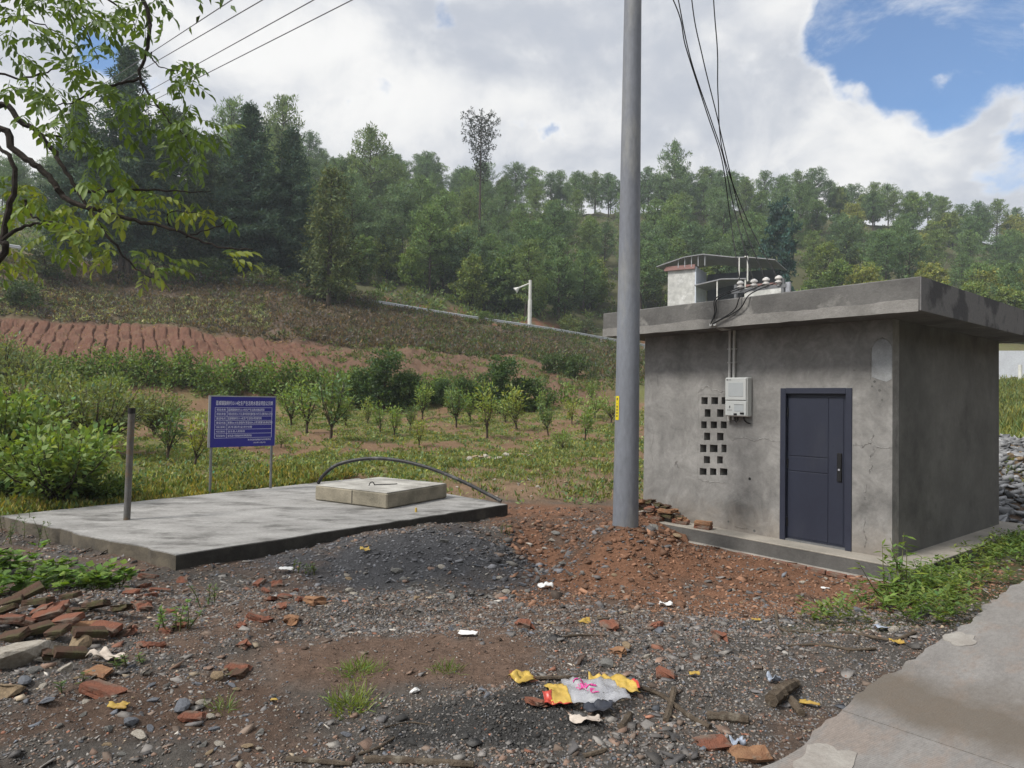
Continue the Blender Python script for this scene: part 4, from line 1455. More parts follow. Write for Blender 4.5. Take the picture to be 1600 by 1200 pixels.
def make_broad(seed, h=7, w=2.6, base=(.06, .10, .03), lobes=18, per=150, L=.36, W=.2, start=.3, up=.1, trunk=.14, mat='leaf', bark='bark', flat=.8):
    q = np.random.default_rng(seed)
    cs, rs, brs = [], [], []
    for i in range(lobes):
        t = start + (1 - start) * (i + .5) / lobes
        tt = (t - start) / (1 - start)
        R = w * math.sin(math.pi * min(.97, .18 + .8 * tt)) ** .7 * q.uniform(.35, .85)
        a = i * 2.4 + q.uniform(-.5, .5)
        c = np.array([math.cos(a) * R, math.sin(a) * R, h * t * .93])
        cs.append(c); rs.append(w * q.uniform(.30, .50))
        brs.append(([np.array([0, 0, h * t * .55]), c], [trunk * .45, trunk * .1]))
    cs = np.array(cs)
    # each lobe becomes sub clumps on its shell
    sub, sr = [], []
    for c, r in zip(cs, rs):
        k = 9
        o = rand_unit(k, q); o[:, 2] = o[:, 2] * flat + .15
        sub.append(c + o * r * q.uniform(.5, 1, (k, 1))); sr.append(np.full(k, r * .42))
    sub, sr = np.concatenate(sub), np.concatenate(sr)
    V, Fq, C = cloud(sub, sr, max(4, per // 9), L, W, base, q, up=up, var=.25, hue=.14, flat=.8)
    zz = np.linspace(0, .8, 6)
    tm = trunk_mesh('trunk', [np.array([.06 * h * math.sin(t * 5 + seed) * .3, .02 * h * math.sin(t * 7), h * t - (.5 if t == 0 else 0)]) for t in zz], [trunk * (1 - .8 * t) for t in zz], M[bark], brs, 7)
    return tm, npmesh('crown', V, Fq, M[mat], C)


def make_shrub(seed, h=1.5, w=.8, base=(.075, .12, .03), stems=16, per=24, L=.10, W=.05, upright=1.0, mat='leaf', droop=0.):
    """vase-shaped fruit sapling or shrub: stems with leaves along them"""
    q = np.random.default_rng(seed)
    brs, pos, dr = [], [], []
    z0 = h * .16
    for i in range(stems):
        a = i * 2.4 + q.uniform(-.4, .4)
        f = q.uniform(.25, 1)
        tip = np.array([math.cos(a) * w * f, math.sin(a) * w * f, h * (1 - .35 * f * (1.2 - upright * .5)) * q.uniform(.75, 1.05)])
        p0 = np.array([0, 0, z0 * q.uniform(.6, 1.4)])
        mid = p0 + (tip - p0) * .5 + np.array([math.cos(a), math.sin(a), 0]) * w * .12
        brs.append(([p0, mid, tip], [.010 * h, .006 * h, .002 * h]))
        t = q.uniform(.22, 1.02, per)[:, None]
        pt = (1 - t) ** 2 * p0 + 2 * t * (1 - t) * mid + t * t * tip
        o = rand_unit(per, q)
        pos.append(pt + o * .085 * h); dr.append(o * .8 + (tip - p0)[None, :] / h * .7 + np.array([0, 0, -droop]))
    pos, dr = np.concatenate(pos), np.concatenate(dr)
    n = len(pos)
    nr = unit(rand_unit(n, q) * .8 + np.array([0, 0, 1]))
    V, Fq = leaf_quads(pos, dr, nr, L * q.uniform(.6, 1.3, n), W * q.uniform(.7, 1.3, n))
    C = leaf_colors(n, base, .25, .15, q) * np.repeat(.8 + .4 * np.clip((pos[:, 2:3] - z0) / h, 0, 1), 4, 0)
    tm = trunk_mesh('trunk', [np.array([0, 0, -.15 * h]), np.array([.01, 0, z0 * .6]), np.array([0, .01, z0 * 1.5])], [.026 * h, .022 * h, .014 * h], M['bark'], brs, 6)
    return tm, npmesh('crown', V, Fq, M[mat], C)


def plant(name, meshes, loc, rz, s, label, cat, group=None, sz=None):
    r = empty(name, loc, rz)
    r.scale = (s, s, s if sz is None else sz)
    link('trunk', meshes[0], r)
    link('crown', meshes[1], r)
    tag(r, label, cat, group)
    return r


def at_depth(px, d):
    """ground point in the picture column px at depth d"""
    p = P(px, 600, d)
    return np.array([p[0], p[1], tz(p[0], p[1])])


# ---- hill forest
ORDF = ['first', 'second', 'third', 'fourth', 'fifth', 'sixth', 'seventh', 'eighth', 'ninth', 'tenth', 'eleventh', 'twelfth', 'thirteenth', 'fourteenth', 'fifteenth', 'sixteenth', 'seventeenth', 'eighteenth', 'nineteenth', 'twentieth']
ORDF += ['twenty-' + q for q in ORDF[:9]]


def build_forest():
    pines = [make_pine(100 + k, h=12, spread=(.22, .25, .20, .26, .23, .24)[k], start=(.28, .36, .22, .38, .3, .26)[k],
                       base=((.132, .205, .082), (.114, .185, .078), (.15, .212, .072), (.12, .182, .09), (.14, .215, .075), (.11, .174, .082))[k]) for k in range(6)]
    broads = [make_broad(200 + k, h=8, w=2.9, base=((.135, .20, .052), (.105, .165, .052), (.16, .21, .056), (.09, .145, .06), (.23, .25, .065))[k], lobes=22, per=280, L=.34, W=.21, start=.2) for k in range(5)]  # last base: yellower leaves with the right slope's sunlight put into the colour
    q = np.random.default_rng(33)
    pts = []
    tries = 0
    while len(pts) < 300 and tries < 60000:
        tries += 1
        az = q.uniform(px_az(-330), px_az(1800))
        d = 84 + 112 * q.random() ** .85
        x, y = d * math.tan(az), d
        px = 800 + F * math.tan(az)
        if d < 92 + 9 * (px > 900) + (16 if 940 < px < 1300 else 0): continue
        if px < 120 and d < 120: continue
        md = 4.4 + (d - 84) * .026
        if any((x - a) ** 2 + (y - b) ** 2 < md * md for a, b in pts): continue
        pts.append((x, y))
    for px, d in ((1000, 114), (1030, 120), (1062, 113), (1010, 128), (1045, 133), (1080, 126), (1110, 118), (1095, 138), (1130, 130), (1155, 121), (1020, 145), (1065, 148), (1120, 146), (1160, 140), (1185, 128), (985, 122), (975, 134)):
        pts.append((d * math.tan(px_az(px)), d))
    for k in range(42):
        px = 545 + 1060 * k / 41 + q.normal() * 5
        d = 176 + 10 * q.random()
        pts.append((d * math.tan(px_az(px)), d))
    for i, (x, y) in enumerate(pts):
        z = tz(x, y)
        px = 800 + F * x / y
        br = q.random() < (.16 if px < 1250 else .42)
        if br:
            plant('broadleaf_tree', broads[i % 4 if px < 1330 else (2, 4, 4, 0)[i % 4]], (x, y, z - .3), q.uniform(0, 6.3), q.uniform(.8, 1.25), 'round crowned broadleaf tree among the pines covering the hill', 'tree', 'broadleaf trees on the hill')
        else:
            plant('pine_tree', pines[i % 6], (x, y, z - .3), q.uniform(0, 6.3), q.uniform(.78, 1.08), 'pine tree in the dense wood covering the hill', 'tree', 'pines on the hill')
    # lighter trees and bushes at the foot of the wood along the cutting
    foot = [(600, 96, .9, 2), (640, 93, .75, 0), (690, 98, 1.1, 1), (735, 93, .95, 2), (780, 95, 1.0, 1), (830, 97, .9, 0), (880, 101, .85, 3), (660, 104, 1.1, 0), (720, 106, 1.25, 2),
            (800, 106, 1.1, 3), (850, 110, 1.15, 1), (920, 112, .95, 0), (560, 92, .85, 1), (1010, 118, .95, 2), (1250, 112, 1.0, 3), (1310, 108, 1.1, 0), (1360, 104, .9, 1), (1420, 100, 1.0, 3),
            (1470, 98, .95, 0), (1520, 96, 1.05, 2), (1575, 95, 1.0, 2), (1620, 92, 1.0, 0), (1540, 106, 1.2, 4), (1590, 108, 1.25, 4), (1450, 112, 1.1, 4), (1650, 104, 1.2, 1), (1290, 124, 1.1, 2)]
    for i, (px, d, s, k) in enumerate(foot):
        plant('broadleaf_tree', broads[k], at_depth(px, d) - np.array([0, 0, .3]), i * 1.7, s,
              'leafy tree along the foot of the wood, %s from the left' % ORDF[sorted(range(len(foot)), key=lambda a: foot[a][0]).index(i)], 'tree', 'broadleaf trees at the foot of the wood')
    return pines, broads


PINES, BROADS = build_forest()

# ---- singled-out big trees
CED = [make_cedar(300, 20), make_cedar(301, 20, spread=.23, sharp=.85), make_cedar(302, 16, spread=.29, nb=130, base=(.07, .105, .052), sharp=.6)]
for (px, d, h, k, s, lab) in ((185, 66, 22.5, 0, 1.1, 'tall dark conifer with a bare double trunk behind the leafy branches on the left'),
                              (112, 70, 17, 1, 1.0, 'dark conifer half hidden behind the near tree branches at far left'),
                              (255, 72, 18.5, 2, 1.2, 'dark conifer between the double trunked conifer and the cedar pair'),
                              (382, 74, 20.6, 1, 1.15, 'left one of the two tall dark cedars above the road'),
                              (448, 76, 19.2, 0, 1.05, 'right one of the two tall dark cedars above the road'),
                              (322, 79, 16.5, 2, 1.0, 'shorter dark conifer left of the two tall cedars')):
    b = at_depth(px, d)
    r = plant('conifer_tree', CED[k], b - np.array([0, 0, .3]), px * .37, s, lab, 'tree', None, sz=h / (20, 20, 16)[k])
# brownish conifer in front of the road end
PX510 = make_cedar(310, 13, base=(.098, .125, .048), spread=.28, nb=100, start=.10, sharp=.5, L=.5, W=.16, per=12)
plant('conifer_tree', PX510, at_depth(511, 69) - np.array([0, 0, .25]), .4, 1, 'olive green conifer with drooping boughs beside the end of the guardrail', 'tree', sz=14.3 / 13)
b = at_depth(185, 66)
MB().tube([(b[0] + .75, b[1] - .3, b[2] - .4), (b[0] + .62, b[1] - .2, b[2] + 3), (b[0] + .2, b[1], b[2] + 8)], [.28, .24, .16], 9).build('second_stem', M['bark'], None, smooth=True)
_st = bpy.data.objects['second_stem']
_par = [o for o in bpy.data.objects if o.get('label', '').startswith('tall dark conifer with a bare double')][0]
bpy.context.view_layer.update()
_st.parent = _par
_st.matrix_parent_inverse = _par.matrix_world.inverted()


def make_spindly():
    q = np.random.default_rng(77)
    h = 20
    cs, rs, brs = [], [], []
    for i in range(80):
        t = .60 + .4 * ((i + .5) / 80) ** .8
        R = (1.2 + 2.0 * sstep(.68, .86, t)) * q.uniform(.45, 1.1)
        if t > .97: R *= .8
        a = i * 2.4
        p0 = np.array([0, 0, h * t])
        tip = p0 + np.array([math.cos(a) * R, math.sin(a) * R, .35 * R])
        brs.append(([p0, tip], [.045, .02]))
        cs.append(tip); rs.append(q.uniform(.3, .5))
        if R > 1.2:
            cs.append(p0 + (tip - p0) * .6); rs.append(.25)
    V, Fq, C = cloud(np.array(cs), np.array(rs), 13, .42, .16, (.036, .044, .03), q, up=-.1, flat=.8)
    tm = trunk_mesh('trunk', [np.array([0, 0, h * t]) for t in np.linspace(-.05, 1, 9)], [.26 * (1 - .8 * t) + .03 for t in np.linspace(0, 1, 9)], M['bark'], brs, 8)
    return tm, npmesh('crown', V, Fq, M['needle'], C)


SP = make_spindly()
b = at_depth(745, 118)
plant('spindly_tree', SP, b - np.array([0, 0, .3]), 1.0, 1.0, 'tall thin tree with a sparse crown rising above the ridge line', 'tree', sz=(P(742, 172, 118)[2] - b[2]) / 20.6)
# big pine crowning the left shoulder, and two pines above the cedars
for px, d, top, lab in ((572, 128, 193, 'big spreading pine standing out against the sky left of the thin tree'),
                        (428, 118, 146, 'tall pine rising above and behind the right tall cedar'),
                        (352, 122, 152, 'tall pine rising above and behind the left tall cedar'),
                        (1050, 172, 219, 'pine on the ridge standing out right of the concrete pole')):
    b = at_depth(px, d)
    hgt = P(px, top, d)[2] - b[2]
    plant('pine_tree', PINES[px % 6], b - np.array([0, 0, .3]), px * .1, hgt / 12 * (.92 if px == 572 else .74), lab, 'tree', None, sz=hgt / 12)
# layered blue-green tree and its neighbours right of the metal roofed house
LAY = make_cedar(320, 13, base=(.046, .095, .078), spread=.22, nb=46, start=.06, sharp=.25, L=.5, W=.3, per=34)
b = at_depth(1216, 104)
plant('layered_tree', LAY, b, 0, 1, 'dark blue green tree with layered boughs behind the roof insulators', 'tree', sz=(P(1216, 318, 104)[2] - b[2]) / 13)


# ---- undergrowth on the hill: uncountable
def build_undergrowth():
    q = np.random.default_rng(91)
    n = 3600
    az = q.uniform(px_az(-250), px_az(1750), n)
    d = 82 + 100 * q.random(n) ** 1.2
    x, y = d * np.tan(az), d
    rd, _ = seg_dist(x, y, FROAD)
    keep = (rd > 4.5) & ~((np.abs(800 + F * x / y - 1085) < 190) & (d < 104))
    n3 = fbm(x * .22, y * .22, 4, 51)
    keep &= ~((rd < 12) & (n3 > .46) & (q.random(n) < .85))
    # only uphill of the road
    lim = np.interp(az, [px_az(k) for k in (-200, 0, 200, 400, 560, 700, 825, 1005, 1120, 1250)], (60, 67.5, 70.5, 72.5, 76, 79, 82, 94, 104, 90))
    keep &= d > lim + 3
    x, y, d = x[keep], y[keep], d[keep]
    z = terrain(x, y)
    c = np.c_[x, y, z + .35]
    V, Fq, C = cloud(c, q.uniform(.5, 1.3, len(c)), 26, .5, .22, (.125, .175, .055), q, up=.5, var=.3, hue=.2, flat=.6)
    tag(link('undergrowth', npmesh('undergrowth', V, Fq, M['leaf'], C)), 'low bushes and ferns covering the hill under the trees', 'undergrowth', kind='stuff')


build_undergrowth()


# ---- slope between the red field and the hill road
def build_slope():
    q = np.random.default_rng(17)
    # scrub: dry brown and green weeds
    n = 7500
    az = q.uniform(px_az(-120), px_az(1080), n)
    lo = np.interp(az, [px_az(k) for k in (0, 200, 400, 600, 800, 1000)], (55, 55, 52.5, 53, 56.5, 47))
    hi = np.interp(az, [px_az(k) for k in (-200, 0, 200, 400, 560, 700, 825, 1005, 1120)], (60, 63.5, 67, 69.5, 73, 76, 79, 90, 100))
    d = lo + (hi - lo) * q.random(n)
    x, y = d * np.tan(az), d
    t = (d - lo) / (hi - lo)
    dens = .48 + .5 * sstep(px_az(430), px_az(620), az) + .6 * sstep(.8, 1, t)
    keep = q.random(n) < dens
    x, y, t, az = x[keep], y[keep], t[keep], az[keep]
    xe = q.uniform(px_az(120), px_az(585), 420)
    he = np.interp(xe, [px_az(k) for k in (-200, 0, 200, 400, 560, 700)], (60, 63.5, 67, 69.5, 73, 76)) + q.uniform(-2.0, .8, 420)
    x = np.concatenate([x, he * np.tan(xe)]); y = np.concatenate([y, he]); t = np.concatenate([t, np.full(420, .95)]); az = np.concatenate([az, xe])
    tall = np.concatenate([np.zeros(len(x) - 420), np.ones(420)])
    c = np.c_[x, y, terrain(x, y) + .12 + tall * q.uniform(0, 1.1, len(x))]
    green = q.random(len(c)) < (.12 + .35 * sstep(px_az(520), px_az(800), az) + .3 * (t > .9))
    # dense dark scrub hiding the road under the tall conifers
    for sel, base, nm, lab in ((green, (.085, .115, .042), 'slope_weeds', 'green weeds growing on the slope below the hillside road'),
                               (~green, (.125, .098, .076), 'dry_scrub', 'dry brown scrub on the slope below the hillside road')):
        V, Fq, C = cloud(c[sel], q.uniform(.25, .7, sel.sum()), 18, .34, .10, base, q, up=.5, var=.3, hue=.2, flat=.6)
        tag(link(nm, npmesh(nm, V, Fq, M['leaf'], C)), lab, 'weeds', kind='stuff')
    # pale crop seedlings in rows on the upper left terrace
    rows = []
    for dd in np.arange(55.2, 65, .62):
        for px in np.arange(-60, 420, 6.5):
            if dd > np.interp(px, (0, 150, 400), (60.5, 63, 63.5)): continue
            rows.append((px + q.normal() * 1.6, dd + q.normal() * .12))
    rows = np.array(rows)
    x, y = (rows[:, 0] - 800) / F * rows[:, 1], rows[:, 1]
    c = np.c_[x, y, terrain(x, y) + .10]
    c = c[q.random(len(c)) < .8]
    V, Fq, C = cloud(c, .20, 11, .30, .13, (.26, .28, .15), q, up=.5, var=.25, flat=.5)
    tag(link('crop_seedlings', npmesh('crop_seedlings', V, Fq, M['leaf'], C)), 'pale green seedlings in rows on the upper brown terrace', 'seedlings', kind='stuff')
    n = 900
    az = q.uniform(px_az(470), px_az(960), n); d = 42 + 13 * q.random(n)
    keep = q.random(n) < .25 + .7 * sstep(.45, .6, fbm(az * 60, d * .5, 3, 9))
    az, d = az[keep], d[keep]
    x, y = d * np.tan(az), d
    V, Fq, C = cloud(np.c_[x, y, terrain(x, y) + .12], q.uniform(.15, .4, len(x)), 14, .24, .08, (.12, .155, .055), q, up=.6, var=.3, hue=.2, flat=.6)
    tag(link('field_edge_weeds', npmesh('field_edge_weeds', V, Fq, M['leaf'], C)), 'scattered green weeds on the red slope right of the furrows', 'weeds', kind='stuff')
    # tiny straw-coloured seedlings on the furrows
    xs, ys = [], []
    n = 1500
    az = q.uniform(px_az(-60), px_az(470), n); d = q.uniform(42, 54, n)
    x, y = d * np.tan(az), d
    c = np.c_[x, y, terrain(x, y) + .04]
    V, Fq, C = cloud(c, .08, 5, .14, .06, (.33, .24, .13), q, up=.5, var=.25, flat=.5)
    tag(link('furrow_stubble', npmesh('furrow_stubble', V, Fq, M['leaf'], C)), 'straw coloured stubble on the red furrows', 'stubble', kind='stuff')


build_slope()

# dark bushes on the slope and in the cutting
BUSH = [make_broad(400 + k, h=1.8, w=1.25, base=((.065, .105, .036), (.095, .15, .04), (.085, .115, .05), (.13, .17, .06))[k], lobes=12, per=170, L=.16, W=.085, start=.12, trunk=.05) for k in range(4)]
for i, (px, d, s, k, lab) in enumerate((
        (64, 61, 1.9, 2, 'pale bush on the upper terrace below the road at far left'), (30, 56, 1.5, 0, 'dark bush on the lower edge of the upper terrace at far left'),
        (415, 71, 1.7, 3, 'pale green bush in front of the two tall cedars'), (330, 68, 1.6, 0, 'dark bush on the slope under the tall cedars'), (285, 67, 1.3, 1, 'bright bush right of the double trunked conifer'),
        (865, 49, 1.0, 0, 'left one of two dark bushes on the slope beside the pole'), (899, 48.5, 1.15, 0, 'right one of two dark bushes on the slope beside the pole'),
        (888, 93, 1.7, 3, 'pale rounded bush above the road left of the hut roof'), (915, 95, 1.8, 2, 'grey green bush above the road touching the hut roof corner'),
        (580, 75, 1.2, 1, 'green bush on the verge below the guardrail'), (755, 78, 1.0, 1, 'small green bush on the verge left of the street lamp'))):
    plant('bush', BUSH[k], at_depth(px, d) - np.array([0, 0, .1]), i * 1.3, s, lab, 'bush', sz=s * .85)


# ---- hedge between orchard and red field
def build_hedge():
    q = np.random.default_rng(51)
    root = empty('hedge', at_depth(350, 39.5))
    tag(root, 'long dense green hedge along the foot of the red furrowed field', 'hedge')
    off = np.array(root.location)
    cs, rs = [], []
    for px in np.arange(-80, 900, 3.2):
        if px > 560 and q.random() < sstep(560, 900, px) * .7: continue
        d = 39.3 + q.normal() * .35
        p = P(px, 600, d)
        z = tz(p[0], p[1])
        hh = np.interp(px, (0, 200, 400, 600, 900), (1.5, 1.75, 1.75, 1.5, .9)) * q.uniform(.7, 1.1)
        for zz in np.arange(.1, hh, .34):
            cs.append([p[0] + q.normal() * .15, p[1] + q.normal() * .3, z + zz]); rs.append(q.uniform(.28, .46))
    cs = np.array(cs) - off
    V, Fq, C = cloud(cs, np.array(rs), 26, .19, .10, (.125, .19, .05), q, up=.2, var=.28, hue=.14)
    link('foliage', npmesh('foliage', V, Fq, M['leaf'], C), root)
    m = MB()
    for px in np.arange(-60, 880, 14):
        p = P(px, 600, 39.3); z = tz(p[0], p[1])
        p = np.array([p[0], p[1], z]) - off
        m.tube([p - np.array([0, 0, .3]), p + np.array([q.normal() * .1, 0, .6]), p + np.array([q.normal() * .25, 0, 1.2])], [.03, .025, .01], 5)
    m.build('stems', M['bark'], root, smooth=True)


build_hedge()

# ---- orchard
ORD = ['first', 'second', 'third', 'fourth', 'fifth', 'sixth', 'seventh', 'eighth', 'ninth', 'tenth', 'eleventh', 'twelfth', 'thirteenth', 'fourteenth', 'fifteenth', 'sixteenth', 'seventeenth', 'eighteenth', 'nineteenth', 'twentieth']
ORD += ['twenty-' + q for q in ORD[:9]] + ['thirtieth']
SAPB = ((.18, .26, .07), (.16, .24, .07), (.22, .275, .075), (.125, .19, .07), (.25, .285, .075))
SAP = [make_shrub(500 + k, h=1.6, w=(.40, .62, .34, .5, .44, .75, .3, .52)[k], base=SAPB[k % 5], stems=(10, 14, 8, 12, 9, 13, 7, 11)[k], per=(42, 36, 46, 36, 42, 34, 44, 40)[k], L=.135, W=.055, upright=(1.8, .9, 2, 1.4, 1.6, .6, 2, 1.2)[k]) for k in range(8)]
ORCH = [(479, 677, 610, 1), (516, 689, 606, 0), (616, 683, 643, 2), (655, 700, 663, 3), (660, 655, 610, 4), (713, 668, 616, 4), (761, 685, 620, 0), (807, 672, 616, 2), (857, 681, 640, 3), (894, 664, 632, 1),
        (914, 692, 645, 0), (880, 704, 672, 4), (955, 662, 622, 1), (925, 630, 603, 2), (439, 700, 672, 3), (375, 702, 650, 3), (261, 720, 655, 3), (303, 731, 665, 1), (540, 668, 628, 2), (575, 665, 632, 1),
        (595, 680, 640, 2), (700, 645, 615, 1), (845, 650, 618, 4), (735, 660, 622, 3), (455, 668, 612, 1), (350, 660, 622, 0), (240, 680, 640, 1), (930, 655, 618, 4), (790, 660, 625, 1), (640, 672, 640, 4)]
for i, (px, py, top, k) in enumerate(ORCH):
    g = G(px, py)
    d = float((g - CAM) @ _f)
    h = (py - top) / F * d * 1.2
    rank = sorted(range(len(ORCH)), key=lambda a: ORCH[a][0]).index(i)
    plant('fruit_sapling', SAP[(k + 3 * i) % 8], g, i * 1.1, h / 1.6 * 1.1, 'young fruit tree in the orchard, %s from the left' % ORD[rank], 'tree', 'young fruit trees in the orchard', sz=h / 1.6 * 1.08).rotation_euler = (random.uniform(-.16, .16), random.uniform(-.16, .16), i * 1.1)
BIGB = [make_broad(420 + k, h=3.0, w=1.55, base=((.06, .105, .038), (.075, .125, .04))[k], lobes=16, per=260, L=.17, W=.085, start=.12, trunk=.06) for k in range(2)]
for i, (px, d, s, sz, k, lab) in enumerate(((600, 37.5, 1.15, 1.05, 0, 'large dark green bush in the hedge line above the hose'), (565, 38, .8, .75, 1, 'dark bush left of the largest bush in the hedge line'),
                                            (640, 38, .75, .7, 1, 'dark bush right of the largest bush in the hedge line'), (783, 37, 1.05, 1.0, 0, 'large round dark bush in the hedge line right of centre'),
                                            (838, 37.5, .75, .62, 1, 'dark bush right of the round bush in the hedge line'), (722, 38, .7, .6, 1, 'dark bush left of the round bush in the hedge line'),
                                            (690, 38.5, .55, .5, 0, 'small dark bush between the two large bushes in the hedge line'))):
    plant('bush', BIGB[k], at_depth(px, d) - np.array([0, 0, .1]), i * 2.1, s, lab, 'bush', None, sz)
# taller leafy bushes at left behind the slab
LB = [make_shrub(520, h=1.7, w=1.25, base=(.16, .235, .06), stems=46, per=60, L=.13, W=.075, upright=.4),
      make_shrub(521, h=2.2, w=1.6, base=(.155, .195, .08), stems=60, per=70, L=.12, W=.05, upright=.5),
      make_shrub(522, h=1.0, w=1.0, base=(.095, .15, .04), stems=40, per=50, L=.12, W=.06, upright=.2)]
for px, d, s, k, lab in ((98, 11.7, 1.0, 0, 'bright leafy shrub behind the left end of the concrete slab'), (150, 19, 1.1, 1, 'grey green bush behind the bright leafy shrub'), (60, 20, 1.2, 1, 'grey green bush at the left edge above the leafy shrub'),
                         (25, 12.6, 1.05, 2, 'low dark bush at the left edge behind the slab'), (165, 12.2, .7, 2, 'low dark bush right of the bright leafy shrub'), (5, 16, 1.25, 0, 'leafy shrub cut by the left edge of the picture'),
                         (245, 24, .8, 1, 'loose bush in the orchard behind the iron pipe'), (-5, 34, 1.6, 1, 'tall bush at the left edge in front of the hedge'), (168, 36, 1.0, 0, 'bush standing proud of the hedge above the iron pipe')):
    plant('bush', LB[k], at_depth(px, d), d * .7, s, lab, 'bush')


# ---- field ground cover
def build_cover():
    q = np.random.default_rng(61)
    n = 26000
    az = q.uniform(px_az(-60), px_az(1660), n)
    d = 13.2 + 25 * q.random(n) ** 1.15
    x, y = d * np.tan(az), d
    n1 = fbm(x * .9, y * .9, 4, 31); n3 = fbm(x * .22, y * .22, 4, 51)
    keep = q.random(n) < .10 + .95 * sstep(.44, .60, n1 * .5 + n3 * .5)
    keep &= ~((az > px_az(660)) & (d < 17) & (q.random(n) < .75))
    lx = (x - HO[0]) * HX[0] + (y - HO[1]) * HX[1]; ly = (x - HO[0]) * HY[0] + (y - HO[1]) * HY[1]
    keep &= ~((lx > -.6) & (lx < HW + 1) & (ly > -.6) & (ly < HD + .6))
    x, y, d = x[keep], y[keep], d[keep]
    c = np.c_[x, y, terrain(x, y) + .02]
    V, Fq, C = cloud(c, .10, 8, .10, .045, (.185, .225, .08), q, up=.7, var=.3, hue=.25, flat=.4)
    tag(link('field_weeds', npmesh('field_weeds', V, Fq, M['leaf'], C)), 'low green weeds covering the orchard floor', 'weeds', kind='stuff')
    # yellowish tall weeds along the back edge of the slab and stony ground
    n = 1500
    t = q.random(n)
    a, b = SLAB[3], SLAB[2]
    base = a + (b - a) * t[:, None]
    nn = np.array([-(b - a)[1], (b - a)[0]]); nn = nn / np.linalg.norm(nn)
    pos = base + nn * (.15 + q.random((n, 1)) ** 1.5 * 2.0)
    c = np.c_[pos, terrain(pos[:, 0], pos[:, 1]) + .1]
    V1 = cloud(c[:900], .14, 12, .09, .03, (.26, .24, .07), q, up=1.1, var=.25, hue=.2)
    V2 = cloud(c[900:], .15, 10, .11, .045, (.14, .18, .05), q, up=.9, var=.25, hue=.2)
    az = q.uniform(px_az(700), px_az(960), 420); d = q.uniform(13.5, 22, 420)
    x, y = d * np.tan(az), d
    V3 = cloud(np.c_[x, y, terrain(x, y) + .05], .09, 7, .10, .025, (.17, .20, .07), q, up=1.3, var=.25, hue=.2)
    V, Fq, C = merge([V1, V2, V3])
    tag(link('tall_weeds', npmesh('tall_weeds', V, Fq, M['leaf'], C)), 'yellow green weeds along the back edge of the slab', 'weeds', kind='stuff')
    # right of the hut
    n = 1500
    az = q.uniform(px_az(1545), px_az(1660), n); d = q.uniform(15.5, 48, n)
    x, y = d * np.tan(az), d
    V, Fq, C = cloud(np.c_[x, y, terrain(x, y) + .1], .2, 9, .3, .05, (.15, .18, .06), q, up=1.0, var=.3, hue=.2)
    tag(link('meadow_grass', npmesh('meadow_grass', V, Fq, M['leaf'], C)), 'sunlit meadow grass seen right of the hut', 'grass', kind='stuff')


build_cover()


# ------------------------------------------------------------------ things on the slope
def build_lamp():
    b = FPTS[np.argmin([abs(800 + F * (p @ RX) / max(p @ _f, 1) - 822) for p in FPTS - CAM])]
    d = 80.2
    b = at_depth(826, d)
    top = P(825, 437, d)[2]
    h = top - b[2]
    root = empty('street_lamp', b)
    tag(root, 'white street lamp with a single arm beside the hillside road', 'street lamp')
    MB().tube([(0, 0, -.4), (0, 0, h * .62)], .24, 12).build('post', M['lamp_white'], root, smooth=True)
    MB().tube([(0, 0, h * .62), (0, 0, h)], .18, 12).build('post', M['lamp_white'], root, smooth=True)
    MB().tube([(0, 0, h - .35), (-1.5, 0, h - 1.0)], .09, 8).build('arm', M['lamp_white'], root, smooth=True)
    MB().tube([(-1.35, 0, h - .92), (-1.75, 0, h - 1.25)], [.12, .38], 8).build('lamp_shade', M['lamp_white'], root)


build_lamp()


